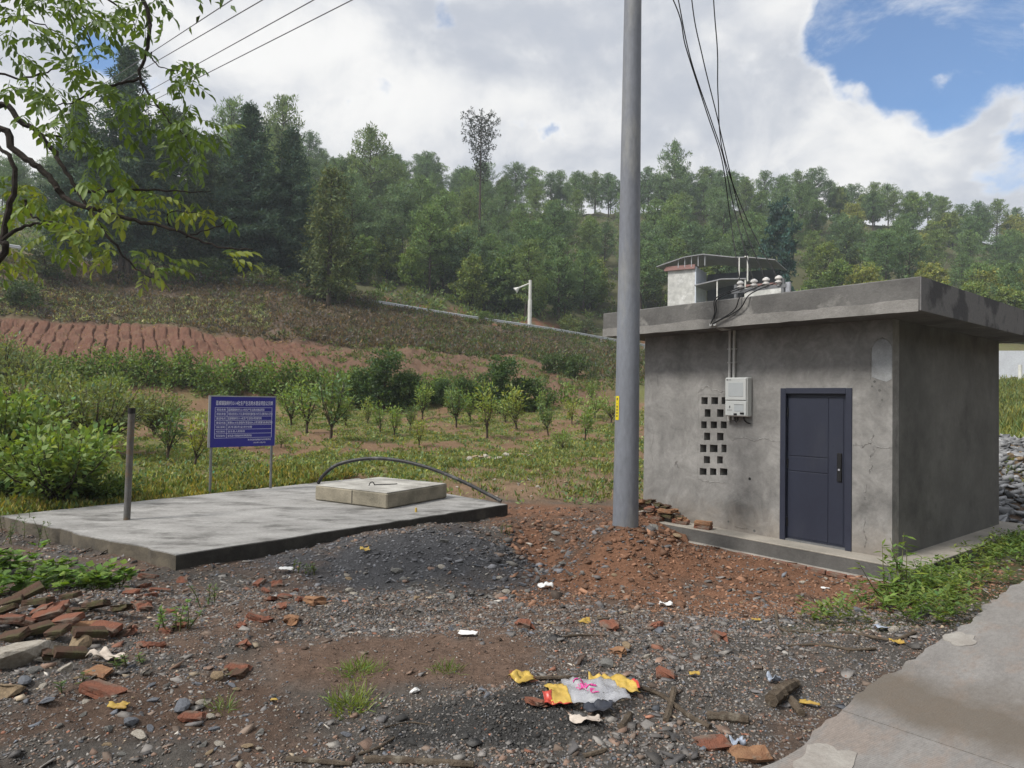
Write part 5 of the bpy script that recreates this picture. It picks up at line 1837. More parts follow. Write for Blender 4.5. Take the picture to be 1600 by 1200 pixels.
def build_house():
    d = 97
    z0 = zfrom(1085, 470, d) - 5
    A = P(1037, 470, d)
    B = P(1086, 470, d - 2)
    root = empty('shed_house', (B[0], B[1], z0))
    tag(root, 'grey walled house with curved metal roof behind the hut roof', 'building')
    ztop = zfrom(1070, 424, d) - z0
    w = B[0] - A[0]
    yaw = .55
    root.rotation_euler = (0, 0, -yaw)
    MB().box((-w, 0, -3), (0, .25, ztop)).build('gable_wall', M['house_wall'], root)
    MB().box((-.25, .25, 4.2), (0.02, 5.5, ztop + .35)).build('side_wall', M['house_white'], root)
    MB().box((-.05, -.03, -3), (.12, .22, ztop + .3)).build('corner_post', M['house_white'], root)
    MB().box((-w - .45, -.35, ztop), (.0, .35, ztop + .28)).box((-w - .3, -.25, ztop + .28), (0, .3, ztop + .62)).build('roof_trim', M['house_red'], root)
    # curved metal roof carried on struts
    prof = ((-w - 1.5, ztop + .75), (-w * .35, ztop + 1.75), (1.2, ztop + 1.9), (5.2, ztop + 1.1), (7.6, ztop + .85), (10.6, ztop + .25))
    V, Fs = [], []
    for x, z in prof:
        for y, dz in ((-.6, 0), (8, .1), (8, -.02), (-.6, -.12)):
            V.append((x, y, z + dz))
    for i in range(len(prof) - 1):
        o = i * 4
        for k in range(4):
            Fs.append((o + k, o + (k + 1) % 4, o + 4 + (k + 1) % 4, o + 4 + k))
    Fs += [(0, 1, 2, 3), tuple((len(prof) - 1) * 4 + k for k in (3, 2, 1, 0))]
    rf = MB().add(V, Fs).build('metal_roof', M['tin'], root)
    for x in np.linspace(-w * .6, 1.4, 5):
        z1 = np.interp(x, [p[0] for p in prof], [p[1] for p in prof])
        MB().box((x - .04, -.3, ztop + .3), (x + .04, -.22, z1 - .05)).build('roof_strut', M['guard'], rf)
    MB().box((6.0, -.6, ztop - 2.6), (6.14, -.46, ztop + 1.0)).build('post', M['lamp_white'], root)
    MB().tube([(7.2, -.7, ztop + .9), (7.2, -.7, ztop - 2.4)], .10, 8).build('downpipe', M['lamp_white'], root)
    MB().tube([(6.8, -.7, ztop + .92), (7.2, -.7, ztop + .9)], .10, 8).build('gutter_elbow', M['lamp_white'], root)
    # lower lean-to
    MB().add([(.1, -.8, ztop - 2.35), (3.8, -.8, ztop - 1.75), (7.0, -.8, ztop - 1.95), (7.0, 6, ztop - 1.8), (3.8, 6, ztop - 1.55), (.1, 6, ztop - 2.1),
              (.1, -.8, ztop - 2.5), (3.8, -.8, ztop - 1.9), (7.0, -.8, ztop - 2.1), (7.0, 6, ztop - 1.95), (3.8, 6, ztop - 1.7), (.1, 6, ztop - 2.25)],
             [(0, 1, 4, 5), (1, 2, 3, 4), (6, 11, 10, 7), (7, 10, 9, 8), (0, 6, 7, 1), (1, 7, 8, 2), (2, 8, 9, 3), (3, 9, 10, 4), (4, 10, 11, 5), (5, 11, 6, 0)]).build('lean_to_roof', M['tin'], root)
    MB().box((.12, 5.6, -3), (9.5, 5.8, ztop + .1)).build('rear_wall', M['dark_room'], root)
    for x in (3.2, 6.9):
        MB().box((x - .08, -.7, -3), (x + .08, -.54, ztop - 2.0)).build('post', M['lamp_white'], root)
    MB().box((7.0, -.9, ztop - 3.1), (11.5, -.7, ztop - 2.85)).build('parapet_rail', M['house_red'], root)
    MB().box((7.0, -.7, -3), (11.5, -.5, ztop - 3.1)).build('parapet', M['house_wall'], root)


build_house()

# wall, tarp and marker right of the hut
b = at_depth(1590, 50)
wz = zfrom(1590, 548, 50)
o = MB().box((-6, -.12, -1), (9, .12, wz - b[2])).build('boundary_wall', M['wall_blue'], None, loc=b, rot=(0, 0, -.25))
tag(o, 'pale blue rendered wall across the meadow at the right edge', 'wall')
c = at_depth(1594, 47)
o = MB().tube([(0, 0, -.3), (0, 0, zfrom(1594, 570, 47) - c[2])], .12, 10).build('white_post', M['lamp_white'], None, smooth=True, loc=c)
tag(o, 'short white post in front of the pale blue wall', 'post')
c = at_depth(1590, 44)
zt_ = zfrom(1585, 597, 44) - c[2]
o = MB().add([(-.7, 0, zt_), (1.4, 0, zt_ - .45), (1.4, .9, zt_ - .5), (-.5, .9, zt_ - .1), (-.6, -.5, zt_ - .55), (1.4, -.6, zt_ - .62)], [(0, 1, 2, 3), (4, 5, 1, 0)]).build('tarp', M['tarp'], None, loc=c)
tag(o, 'green tarpaulin draped low in the meadow at the right edge', 'tarpaulin')


# ------------------------------------------------------------------ near tree on the left
def build_near_tree():
    q = np.random.default_rng(2)
    root = empty('walnut_tree', (-6.3, 6.3, tz(-6.3, 6.3)))
    tag(root, 'leafy broadleaf tree whose branches reach in at the upper left', 'tree')
    off = np.array(root.location)
    D = 6.4
    trunk = [np.array([-6.3, 6.3, off[2] - .3]), np.array([-6.25, 6.3, 1.5]), np.array([-6.1, 6.35, 3.2]), np.array([-5.9, 6.4, 5.0]), np.array([-5.6, 6.4, 7.0])]
    MB().tube([p - off for p in smooth_path(trunk, 5)], list(np.linspace(.19, .08, 21)), 12).build('trunk', M['bark_dark'], root, smooth=True)
    br = [([(None, (-6.2, 6.35, 2.9)), (-20, 212, 6.4), (25, 238, 6.4), (60, 262, 6.4), (85, 287, 6.4), (105, 312, 6.4), (150, 327, 6.35), (200, 342, 6.3), (250, 352, 6.3), (290, 366, 6.2), (340, 385, 6.2), (395, 391, 6.1)], (.036, .026, .005)),
          ([(None, (-6.1, 6.35, 3.4)), (-15, 172, 6.6), (30, 190, 6.6), (55, 203, 6.6), (80, 232, 6.6), (100, 262, 6.55), (125, 302, 6.5), (145, 335, 6.5), (175, 377, 6.4), (207, 415, 6.4), (235, 432, 6.3)], (.031, .021, .005)),
          ([(None, (-6.2, 6.3, 1.2)), (-12, 420, 6.0), (2, 375, 6.0), (15, 325, 6.0), (23, 290, 6.0), (18, 250, 6.0), (-5, 225, 6.0)], (.03, .026, .015)),
          ([(None, (-5.6, 6.4, 7.0)), (60, -120, 6.6), (180, -60, 6.6), (226, 5, 6.6), (233, 45, 6.6), (226, 92, 6.6), (218, 120, 6.6), (231, 143, 6.6), (252, 174, 6.55), (270, 194, 6.5), (295, 216, 6.5)], (.028, .017, .005)),
          ([(218, 122, 6.6), (186, 131, 6.6), (150, 138, 6.6), (135, 150, 6.6), (105, 162, 6.6), (80, 164, 6.6)], (.014, .012, .004)),
          ([(118, 298, 6.5), (160, 299, 6.5), (195, 296, 6.4), (250, 297, 6.4), (290, 300, 6.3), (328, 299, 6.3)], (.017, .012, .003)),
          ([(0, 378, 6.0), (28, 358, 6.0), (58, 350, 6.0), (90, 352, 6.0)], (.02, .014, .005)),
          ([(-10, 112, 6.8), (32, 123, 6.8), (62, 116, 6.8), (92, 106, 6.8), (120, 120, 6.8)], (.012, .009, .003)),
          ([(72, 212, 6.6), (105, 216, 6.6), (142, 227, 6.6), (175, 240, 6.6)], (.012, .008, .003)),
          ([(95, -10, 6.9), (112, 24, 6.9), (132, 45, 6.9), (146, 75, 6.9), (155, 100, 6.9)], (.014, .009, .003)),
          ([(222, 128, 6.6), (225, 155, 6.6), (240, 166, 6.6), (255, 158, 6.6)], (.007, .005, .002)),
          ([(235, 80, 6.6), (242, 98, 6.6), (262, 108, 6.5), (290, 112, 6.5)], (.008, .006, .002)),
          ([(265, 355, 6.3), (262, 335, 6.2), (285, 330, 6.1), (320, 335, 6.1)], (.007, .005, .002)),
          ([(290, 369, 6.2), (330, 358, 6.2), (360, 345, 6.2), (372, 338, 6.2)], (.007, .005, .002)),
          ([(372, 390, 6.15), (375, 398, 6.15), (362, 410, 6.1)], (.004, .003, .002)),
          ([(40, 312, 6.2), (48, 335, 6.2), (75, 345, 6.2), (105, 350, 6.2), (135, 372, 6.2)], (.012, .009, .003)),
          ([(140, -20, 6.8), (185, 10, 6.8), (205, 30, 6.8), (215, 60, 6.8)], (.012, .008, .003)),
          ([(-10, 40, 7.0), (30, 30, 7.0), (70, 40, 7.0), (100, 60, 7.0)], (.012, .008, .003)),
          ([(240, -15, 6.6), (255, 5, 6.6), (270, 22, 6.6)], (.008, .005, .002))]
    for pts, (r0, r1, r2) in br:
        w = [np.array(p[1]) if p[0] is None else P(*p) for p in pts]
        sp = smooth_path(w, 5)
        rad = np.interp(np.linspace(0, 1, len(sp)), (0, .45, 1), (r0, r1, r2))
        jit = q.normal(size=(len(sp), 3)) * .006
        MB().tube([p - off + j for p, j in zip(sp, jit)], list(rad), 7).build('branch', M['bark_dark'], root, smooth=True)
    # compound leaves: seven leaflets hanging from a stalk, five variants
    variants = []
    for k in range(6):
        qq = np.random.default_rng(900 + k)
        pos, dr, nr, Ls = [], [], [], []
        nl = 4
        for i in range(nl):
            x = .05 + .055 * i
            for sgn in (-1, 1):
                if i == nl - 1 and sgn == 1: continue
                pos.append([x, .004 * sgn, -.35 * x * x * 3])
                tip = i == nl - 1
                dr.append([1 if tip else .55, 0 if tip else sgn * .85, -.55 - .25 * qq.random()])
                nr.append([.2 * qq.normal(), .3 * sgn + .2 * qq.normal(), 1])
                Ls.append((.085 + .035 * i / nl) * qq.uniform(.85, 1.15))
        pos, dr, nr, Ls = map(np.array, (pos, dr, nr, Ls))
        # six-vertex leaflets for a rounder outline
        dr = unit(dr); side = unit(np.cross(dr, nr)); up = np.cross(side, dr)
        V, Fs = [], []
        for p, d_, s_, u_, L_ in zip(pos, dr, side, up, Ls):
            o = len(V)
            W_ = L_ * .40
            for t, wd, zf in ((0, .0, 0), (.3, -.85, .10), (.65, -1, .06), (1, 0, -.12), (.65, 1, .06), (.3, .85, .10), (.5, 0, .0)):
                V.append(p + d_ * L_ * t + s_ * wd * W_ / 2 + u_ * zf * L_)
            Fs += [(o, o + 1, o + 2, o + 6), (o + 6, o + 2, o + 3, o + 3), (o, o + 6, o + 4, o + 5), (o + 6, o + 3, o + 4, o + 4)]
        Fs = np.array([[f[0], f[1], f[2]] for f in Fs] + [[f[0], f[2], f[3]] for f in Fs if f[2] != f[3]])
        V = np.array(V)
        # stalk as a thin three-sided strip
        o = len(V)
        st = []
        for t in np.linspace(0, .25, 6):
            z = -.35 * t * t * 3
            st += [[t, -.0025, z], [t, .0025, z], [t, 0, z - .004]]
        fs2 = []
        for i in range(5):
            for a in range(3):
                b_ = (a + 1) % 3
                fs2 += [[o + i * 3 + a, o + i * 3 + b_, o + i * 3 + 3 + b_], [o + i * 3 + a, o + i * 3 + 3 + b_, o + i * 3 + 3 + a]]
        V = np.concatenate([V, np.array(st)])
        base = ((.12, .19, .045), (.145, .22, .045), (.105, .17, .05), (.19, .25, .05), (.095, .155, .045), (.22, .265, .055))[k]
        C = np.tile(np.array(base), (len(V), 1)) * qq.uniform(.85, 1.15, (len(V), 1))
        variants.append(npmesh('leaf', V, np.concatenate([Fs, np.array(fs2)]), M['leaf'], C))
    cl = [(25, 95), (60, 50), (80, 70), (100, 45), (130, 35), (165, 20), (195, 25), (215, 30), (200, 60), (258, 12), (150, 75), (20, 8), (60, 12), (85, 8), (120, 10), (45, 30), (185, 45), (170, 40),
          (300, 118), (285, 128), (272, 112), (112, 110), (85, 130), (140, 100), (40, 145), (65, 150), (30, 130), (92, 165), (110, 178), (182, 168), (200, 182), (245, 148), (262, 165), (285, 190), (308, 196), (328, 208), (275, 215),
          (290, 228), (268, 236), (302, 258), (312, 244), (120, 212), (142, 225), (160, 210), (188, 238), (150, 250), (172, 262), (100, 190), (60, 185), (140, 280), (172, 288), (200, 300), (222, 312), (240, 306), (268, 308), (110, 335), (130, 348),
          (100, 365), (92, 380), (70, 308), (60, 330), (40, 300), (25, 345), (120, 378), (140, 388), (8, 405), (10, 420), (15, 288), (80, 338), (50, 318), (300, 326), (318, 334), (334, 342), (288, 338), (345, 350), (168, 406), (158, 398), (226, 408),
          (240, 424), (256, 424), (232, 432), (266, 420), (360, 402), (366, 410), (214, 404), (150, 305), (180, 316), (206, 326), (250, 205), (262, 185), (160, 140), (180, 150), (130, 195), (75, 160), (5, 60), (10, 85)]
    # how many per cluster: denser in the middle of the crown
    spots = []
    for px, py in cl:
        k = 2 if py > 325 and px > 200 else 4
        for _ in range(k):
            sp = 7 if py > 325 and px > 200 else 13
            spots.append((px + q.normal() * sp, py + q.normal() * sp * .8))
    q.shuffle(spots)
    extra = []
    for i, (px, py) in enumerate(spots):
        d = 6.4 + q.normal() * .3
        p = P(px, py, d) - off
        yellowish = py > 280
        v = variants[int(q.choice([3, 5, 1, 0])) if yellowish else int(q.choice([0, 1, 2, 4, 4]))]
        rot = (q.normal() * .35, .25 + q.normal() * .4, q.uniform(0, 6.28))
        s = float(q.uniform(.72, 1.12))
        if i < 298:
            link('leaf', v, root, loc=p + np.array([0, 0, .05]), rot=rot, scale=s)
        else:
            extra.append((v, Matrix.LocRotScale(Vector(p + np.array([0, 0, .05])), __import__('mathutils').Euler(rot), Vector((s,) * 3))))
    # the rest, and the crown above the picture that shades the ground, as one mass
    V, Fs, C, o = [], [], [], 0
    for v, mat4 in extra:
        n = len(v.vertices)
        co = np.empty(n * 3, np.float32); v.vertices.foreach_get('co', co)
        m4 = np.array(mat4)
        V.append(co.reshape(-1, 3) @ m4[:3, :3].T + m4[:3, 3])
        li = np.empty(len(v.loops), np.int32); v.loops.foreach_get('vertex_index', li)
        Fs.append(li.reshape(-1, 3) + o)
        ca = np.empty(n * 4, np.float32); v.color_attributes['Col'].data.foreach_get('color', ca)
        C.append(ca.reshape(-1, 4)[:, :3]); o += n
    cen = np.c_[q.uniform(-8.5, -3.6, 90), q.uniform(4.0, 8.5, 90), q.uniform(6.3, 8.5, 90)] - off
    V4, F4, C4 = cloud(cen, .5, 26, .13, .055, (.08, .13, .03), q, up=-.4)
    tri = np.concatenate([F4[:, [0, 1, 2]], F4[:, [0, 2, 3]]]) + o
    V.append(V4); Fs.append(tri); C.append(C4)
    r = link('leaf_mass', npmesh('leaf_mass', np.concatenate(V), np.concatenate(Fs), M['leaf'], np.concatenate(C)), root)
    r['kind'] = 'stuff'


build_near_tree()


# ------------------------------------------------------------------ ground litter
def build_gravel():
    q = np.random.default_rng(71)
    ico = bmesh.new(); bmesh.ops.create_icosphere(ico, subdivisions=1, radius=1)
    iv0 = np.array([v.co[:] for v in ico.verts]); if0 = np.array([[v.index for v in f.verts] for f in ico.faces]); ico.free()
    cubv = np.array([(a, b, c) for a in (-.8, .8) for b in (-.8, .8) for c in (-.7, .7)], float)
    cubf = np.array([(0, 1, 3), (0, 3, 2), (4, 6, 7), (4, 7, 5), (0, 4, 5), (0, 5, 1), (2, 3, 7), (2, 7, 6), (0, 2, 6), (0, 6, 4), (1, 5, 7), (1, 7, 3)])
    octv = np.array([(1, 0, 0), (-1, 0, 0), (0, 1, 0), (0, -1, 0), (0, 0, 1), (0, 0, -1)], float)
    octf = np.array([(0, 2, 4), (2, 1, 4), (1, 3, 4), (3, 0, 4), (2, 0, 5), (1, 2, 5), (3, 1, 5), (0, 3, 5)])

    def scatter(n, xlo, dlo, dhi, dpow, size_lo, size_hi, hi, dens):
        az = q.uniform(px_az(-80), px_az(1680), n)
        d = dlo + (dhi - dlo) * q.random(n) ** dpow
        x, y = d * np.tan(az), d
        s = (x - RO[0]) * RE2[0] + (y - RO[1]) * RE2[1]
        keep = s < .0
        lx = (x - HO[0]) * HX[0] + (y - HO[1]) * HX[1]; ly = (x - HO[0]) * HY[0] + (y - HO[1]) * HY[1]
        keep &= ~((lx > .1) & (lx < HW + .5) & (ly > -.46) & (ly < HD + .5))
        for k in range(1):
            ins = np.full(n, 1e9)
            for j in range(4):
                a, b = SLAB[j], SLAB[(j + 1) % 4]
                e = (b - a) / np.linalg.norm(b - a)
                ins = np.minimum(ins, -((x - a[0]) * e[1] - (y - a[1]) * e[0]))
            keep &= ins < -.02
        keep &= q.random(n) < dens(x, y)
        return x[keep], y[keep]

    def tone(x, y):
        n = len(x)
        n2 = fbm(x * 3.1, y * 3.1, 4, 41)
        pal = np.array([(.15, .14, .132), (.105, .10, .10), (.20, .188, .175), (.145, .11, .088), (.17, .115, .088), (.22, .105, .07), (.34, .32, .29), (.12, .13, .15), (.25, .205, .15)])
        pr = np.array([.28, .20, .10, .20, .12, .03, .010, .05, .025])
        k = q.choice(len(pal), n, p=pr / pr.sum())
        c = pal[k]
        red = (x > -.05 + (fbm(x * .9, y * .9, 4, 31) - .5) * .9 * -1 - .1 * (y - 9)) & (y > 6.5 + (fbm(x * .9, y * .9, 4, 31) - .5) * 1.1) & (x < 6) & (y < 14)
        k2 = q.random(n) < .72
        c = np.where((red & k2)[:, None], np.array((.175, .096, .060)) * q.uniform(.6, 1.4, (n, 1)), c)
        br = (gauss(x, y, -.75, 4.75, 1.15, .75) + (n2 - .5) * .5 > .55) & (q.random(n) < .7)
        c = np.where(br[:, None], C_BROWN * q.uniform(.7, 1.35, (n, 1)), c)
        bl = gauss(x, y, -1.2, 8.6, 2.1, 1.5) + (n2 - .5) * .9 > .25 + .7 * q.random(n)
        c = np.where(bl[:, None], np.array((.115, .116, .124)) * q.uniform(.7, 1.4, (n, 1)), c)
        dk = (gauss(x, y, -.1, 3.75, .75, .42) + (n2 - .5) * .5 > .5) & (q.random(n) < .75)
        c = np.where(dk[:, None], C_DARK * q.uniform(.7, 1.6, (n, 1)), c)
        return c * np.clip(np.exp(q.normal(size=(n, 1)) * .34), .45, 1.6)

    def make(name, label, x, y, size, vv, ff, sink=.02, paint=None):
        n = len(x)
        m = len(vv)
        z = terrain(x, y)
        V = vv[None] * (1 + .36 * q.normal(size=(n, m, 1))).clip(.45, 1.8)
        V = V * (size[:, None, None] * q.uniform(.55, 1.25, (n, 1, 3)) * np.array([1.15, 1.15, .62]))
        a = q.uniform(0, 6.283, n)
        ca, sa = np.cos(a)[:, None], np.sin(a)[:, None]
        X = V[..., 0] * ca - V[..., 1] * sa; Y = V[..., 0] * sa + V[..., 1] * ca
        tl = q.normal(size=(n, 1)) * .3
        Zz = V[..., 2] + X * tl
        V = np.stack([X + x[:, None], Y + y[:, None], Zz + z[:, None] + size[:, None] * sink], -1)
        Fs = (ff[None] + (np.arange(n) * m)[:, None, None]).reshape(-1, 3)
        C = np.repeat(tone(x, y) if paint is None else np.array(paint) * np.exp(q.normal(size=(n, 1)) * .3), m, 0)
        tag(link(name, npmesh(name, V.reshape(-1, 3), Fs, M['stones'], C)), label, 'gravel', kind='stuff')

    soft = lambda x, y: np.clip(1 - .82 * sstep(.4, .65, gauss(x, y, -.85, 4.8, 1.4, .85)) - .6 * sstep(.4, .7, gauss(x, y, -1.6, 3.8, 1.2, .6)), .08, 1) * (1 - .55 * sstep(.5, .62, fbm(x * .9, y * .9, 4, 31) * .6 + fbm(x * 3.1, y * 3.1, 4, 41) * .4))
    x, y = scatter(88000, 0, 2.6, 7.2, 1.0, 0, 0, False, lambda x, y: soft(x, y))
    make('fine_gravel', 'fine grey gravel strewn over the foreground', x, y, q.uniform(.0035, .0105, len(x)) * (1 + .05 * y), octv, octf)
    x, y = scatter(24000, 0, 5.5, 13, 1.0, 0, 0, False, lambda x, y: np.where((y > 12.0) & (x > 6), .3, 1.0))
    make('mound_gravel', 'gravel and soil crumbs on the mounds before slab and hut', x, y, q.uniform(.010, .026, len(x)), octv, octf)
    x, y = scatter(9500, 0, 2.7, 11, 1.1, 0, 0, True, lambda x, y: np.clip(.22 + .9 * sstep(.5, .66, fbm(x * 1.6, y * 1.6, 3, 14)), 0, 1) * soft(x, y))
    make('coarse_gravel', 'coarser broken stones among the gravel', x, y, (.009 + .022 * q.random(len(x)) ** 2.8) * (.8 + .05 * y), cubv, cubf)
    # flat chips of brick, tile and pale stone
    x, y = scatter(3400, 0, 2.7, 10, 1.0, 0, 0, True, lambda x, y: np.clip(.35 + .9 * sstep(.48, .62, fbm(x * 1.1 + 5, y * 1.1, 3, 24)), 0, 1) * soft(x, y))
    make('rubble_chips', 'flat chips of stone and brick strewn over the ground', x, y, (.010 + .028 * q.random(len(x)) ** 2.6) * (.8 + .05 * y), cubv * np.array([1.2, .8, .35]), cubf, .2)
    # clods of red earth round the pole
    n = 3600
    x = q.uniform(-.3, 4.2, n); y = 6.6 + 6.6 * q.random(n)
    near = .10 + gauss(x, y, .6, 9.8, 1.0, 1.6) + .55 * gauss(x, y, 1.6, 8.9, .8, .8)
    lx = (x - HO[0]) * HX[0] + (y - HO[1]) * HX[1]; ly = (x - HO[0]) * HY[0] + (y - HO[1]) * HY[1]
    ins = np.full(n, 1e9)
    for j in range(4):
        a, b = SLAB[j], SLAB[(j + 1) % 4]
        e = (b - a) / np.linalg.norm(b - a)
        ins = np.minimum(ins, -((x - a[0]) * e[1] - (y - a[1]) * e[0]))
    k = (q.random(n) < near) & ~((lx > .1) & (ly > -.46)) & (ins < -.05) & (np.hypot(x - POLE[0], y - POLE[1]) > .22)
    make('soil_clods', 'clods of red earth heaped round the pole', x[k], y[k], (.012 + .05 * q.random(k.sum()) ** 3), iv0, if0, .25)
    # heap of crushed stone right of the hut
    n = 2600
    x = 10.4 + q.normal(size=n) * 1.5; y = 14.0 + q.normal(size=n) * 1.1
    lx = (x - HO[0]) * HX[0] + (y - HO[1]) * HX[1]; ly = (x - HO[0]) * HY[0] + (y - HO[1]) * HY[1]
    k = ~((lx > -.5) & (lx < HW + .6) & (ly > -.5) & (ly < HD + .6))
    make('stone_heap', 'heap of crushed grey stone right of the hut', x[k], y[k], q.uniform(.04, .09, k.sum()), cubv, cubf, .25, (.21, .215, .225))


build_gravel()

# bricks: whole and broken shapes shared between copies
BR = {}
for mname in ('brick', 'brick_dark', 'brick_tan'):
    lst = []
    for k, (a, b, c) in enumerate(((.24, .115, .053), (.15, .115, .053), (.11, .10, .053), (.19, .115, .03), (.08, .07, .05))):
        qq = np.random.default_rng(k * 7 + len(mname))
        bm = bmesh.new()
        bmesh.ops.create_cube(bm, size=1)
        for v in bm.verts:
            v.co.x *= a; v.co.y *= b; v.co.z *= c
        bmesh.ops.subdivide_edges(bm, edges=bm.edges[:], cuts=2, use_grid_fill=True)
        for v in bm.verts:
            j = .010 if k else .004
            if v.co.x > a * .3 and k: j = .018
            v.co += Vector(qq.normal(size=3) * j * np.array([1, .6, .5]))
        me = bpy.data.meshes.new('brick'); bm.to_mesh(me); bm.free()
        me.materials.append(M[mname]); lst.append(me)
    BR[mname] = lst


def put(name, me, px, py, label, cat, group=None, rz=None, tilt=.15, s=1.0, up=.02, q=random):
    g = G(px, py)
    o = link(name, me, None, loc=g + np.array([0, 0, up]), rot=(q.uniform(-tilt, tilt), q.uniform(-tilt, tilt), q.uniform(0, 6.28) if rz is None else rz), scale=s)
    tag(o, label, cat, group)
    return o


# heap under the weeds at the left
heap_spots = [(15, 945, 0, 'brick_dark'), (60, 950, 0, 'brick_dark'), (110, 945, 0, 'brick_dark'), (30, 975, 0, 'brick'), (75, 970, 0, 'brick'), (105, 985, 0, 'brick'), (20, 1000, 0, 'brick_dark'), (55, 995, 0, 'brick_dark'),
              (90, 1003, 0, 'brick_dark'), (130, 985, 0, 'brick_tan'), (65, 962, 3, 'brick'), (165, 998, 0, 'brick'), (195, 995, 1, 'brick'), (150, 955, 0, 'brick_dark'), (190, 965, 1, 'brick_dark'), (225, 955, 2, 'brick'),
              (5, 965, 0, 'brick_dark'), (45, 940, 0, 'brick_dark'), (85, 955, 0, 'brick'), (120, 965, 1, 'brick_dark'), (140, 1005, 0, 'brick_dark'), (80, 1030, 1, 'brick_dark'), (110, 1032, 0, 'brick_dark'), (10, 985, 0, 'brick')]
for i, (px, py, k, m) in enumerate(heap_spots):
    put('brick', BR[m][k], px, py, 'old red brick in the tumbled heap below the leafy weeds at left', 'brick', 'bricks in the heap at left', rz=random.uniform(-.5, 1.0), tilt=.4, up=.03 + .025 * (i % 3), s=random.uniform(.72, .95))
edge_spots = [(232, 902, 0), (225, 918, 1), (250, 925, 0), (205, 928, 1), (236, 932, 1), (285, 910, 1), (220, 945, 0), (265, 958, 1), (280, 980, 1), (245, 1012, 2), (225, 1012, 1), (260, 990, 2)]
for px, py, k in edge_spots:
    put('brick', BR['brick'][k], px, py, 'broken red brick lying between the slab corner and the brick heap', 'brick', 'bricks below the slab corner', tilt=.3, s=random.uniform(.65, .9), up=.012)
mid_spots = [(405, 912, 0), (415, 925, 1), (432, 915, 2), (425, 938, 0), (445, 935, 1), (460, 925, 2), (470, 938, 2), (440, 950, 1), (400, 968, 1), (375, 980, 2), (415, 970, 3), (490, 940, 1), (380, 1010, 4)]
for px, py, k in mid_spots:
    put('brick', BR['brick'][k], px, py, 'broken red brick in the loose cluster before the gravel mound', 'brick', 'bricks before the gravel mound', tilt=.35, s=random.uniform(.6, .9), up=.012)
single = [(162, 1085, 0, 'brick', 1.0, 'flat square red brick piece lying alone on gravel at lower left'), (493, 942, 1, 'brick_tan', 1.1, 'orange brick piece at the right end of the brick cluster'),
          (952, 982, 1, 'brick', 1.0, 'red brick half right of the yellow flower shaped litter'), (1024, 982, 2, 'brick', 1.0, 'small red brick cube on the gravel right of centre'), (1124, 998, 4, 'brick', 1.1, 'small dark red brick bit left of the dead branches'),
          (1040, 1060, 2, 'brick', 1.1, 'red brick wedge behind the plastic wrapper'), (818, 980, 4, 'brick', 1.2, 'small red brick lump left of the wooden sticks'), (815, 1062, 3, 'brick', .9, 'red tile shard under the yellow wrapper scrap'),
          (838, 1102, 3, 'brick', .7, 'flat red tile shard left of the plastic wrapper'), (1115, 1168, 3, 'brick', .9, 'flat red tile shard near the road edge at the bottom'), (1168, 1185, 3, 'brick_tan', .9, 'tan tile shard touching the road edge at the bottom'),
          (965, 1022, 2, 'brick_tan', .9, 'tan brick chip among stones behind the wrapper'), (455, 972, 1, 'brick_tan', .9, 'brick piece with white mortar crust beside the gravel mound'), (372, 1048, 3, 'brick', .7, 'thin red brick flake in the gravel left of the grass tufts'),
          (370, 1060, 2, 'brick_dark', .9, 'dark brick piece in the gravel left of the grass tufts'), (155, 1055, 3, 'brick_tan', .8, 'narrow orange brick strip below the cream rag'), (300, 1125, 3, 'brick', .6, 'thin red brick flake beside the blue grey rock')]
for px, py, k, m, s, lab in single:
    put('brick', BR[m][k], px, py, lab, 'brick', s=s, tilt=.2)
# brick rubble against the left end of the hut
q_ = np.random.default_rng(4)
for i in range(22):
    px = q_.uniform(1003, 1078); t = (px - 1003) / 75
    g = hut_w(np.interp(px, (1003, 1078), (.02, .95)), -.10 - .18 * q_.random(), 0)
    z = tz(g[0], g[1])
    lev = .04 + (.26 * (1 - .5 * t)) * ((i % 6) / 5)
    o = link('brick', BR[('brick', 'brick_tan', 'brick_dark')[i % 3]][(0, 1, 2, 1)[i % 4]], None, loc=(g[0], g[1], max(z, .0) + lev), rot=(q_.normal() * .12, q_.normal() * .12, q_.uniform(-1.2, -.4)))
    tag(o, 'brick in the rubble stacked against the left end of the hut wall', 'brick', 'bricks against the hut')
for k, (m, z, r, lab) in enumerate((('brick', .029, -.75, 'lower of the two bricks lying on the hut plinth'), ('brick_tan', .085, -.9, 'upper of the two bricks lying on the hut plinth'))):
    g = hut_w(1.34, -.25, z)
    o = link('brick', BR[m][0], None, loc=g, rot=(0, 0, r + .35 * k)); tag(o, lab, 'brick')

# rocks
ST = [blob(1, 40 + k, 2, .6, None, 'stone', aniso=((1, .8, 1), (1.3, .7, .9), (1, 1, .8), (1.1, .6, .6))[k % 4], chop=.3 + .1 * (k % 3)) for k in range(8)]
STM = {}


def stone(k, m):
    if (k, m) not in STM:
        me = ST[k].copy(); me.materials.append(M[m]); STM[(k, m)] = me
    return STM[(k, m)]


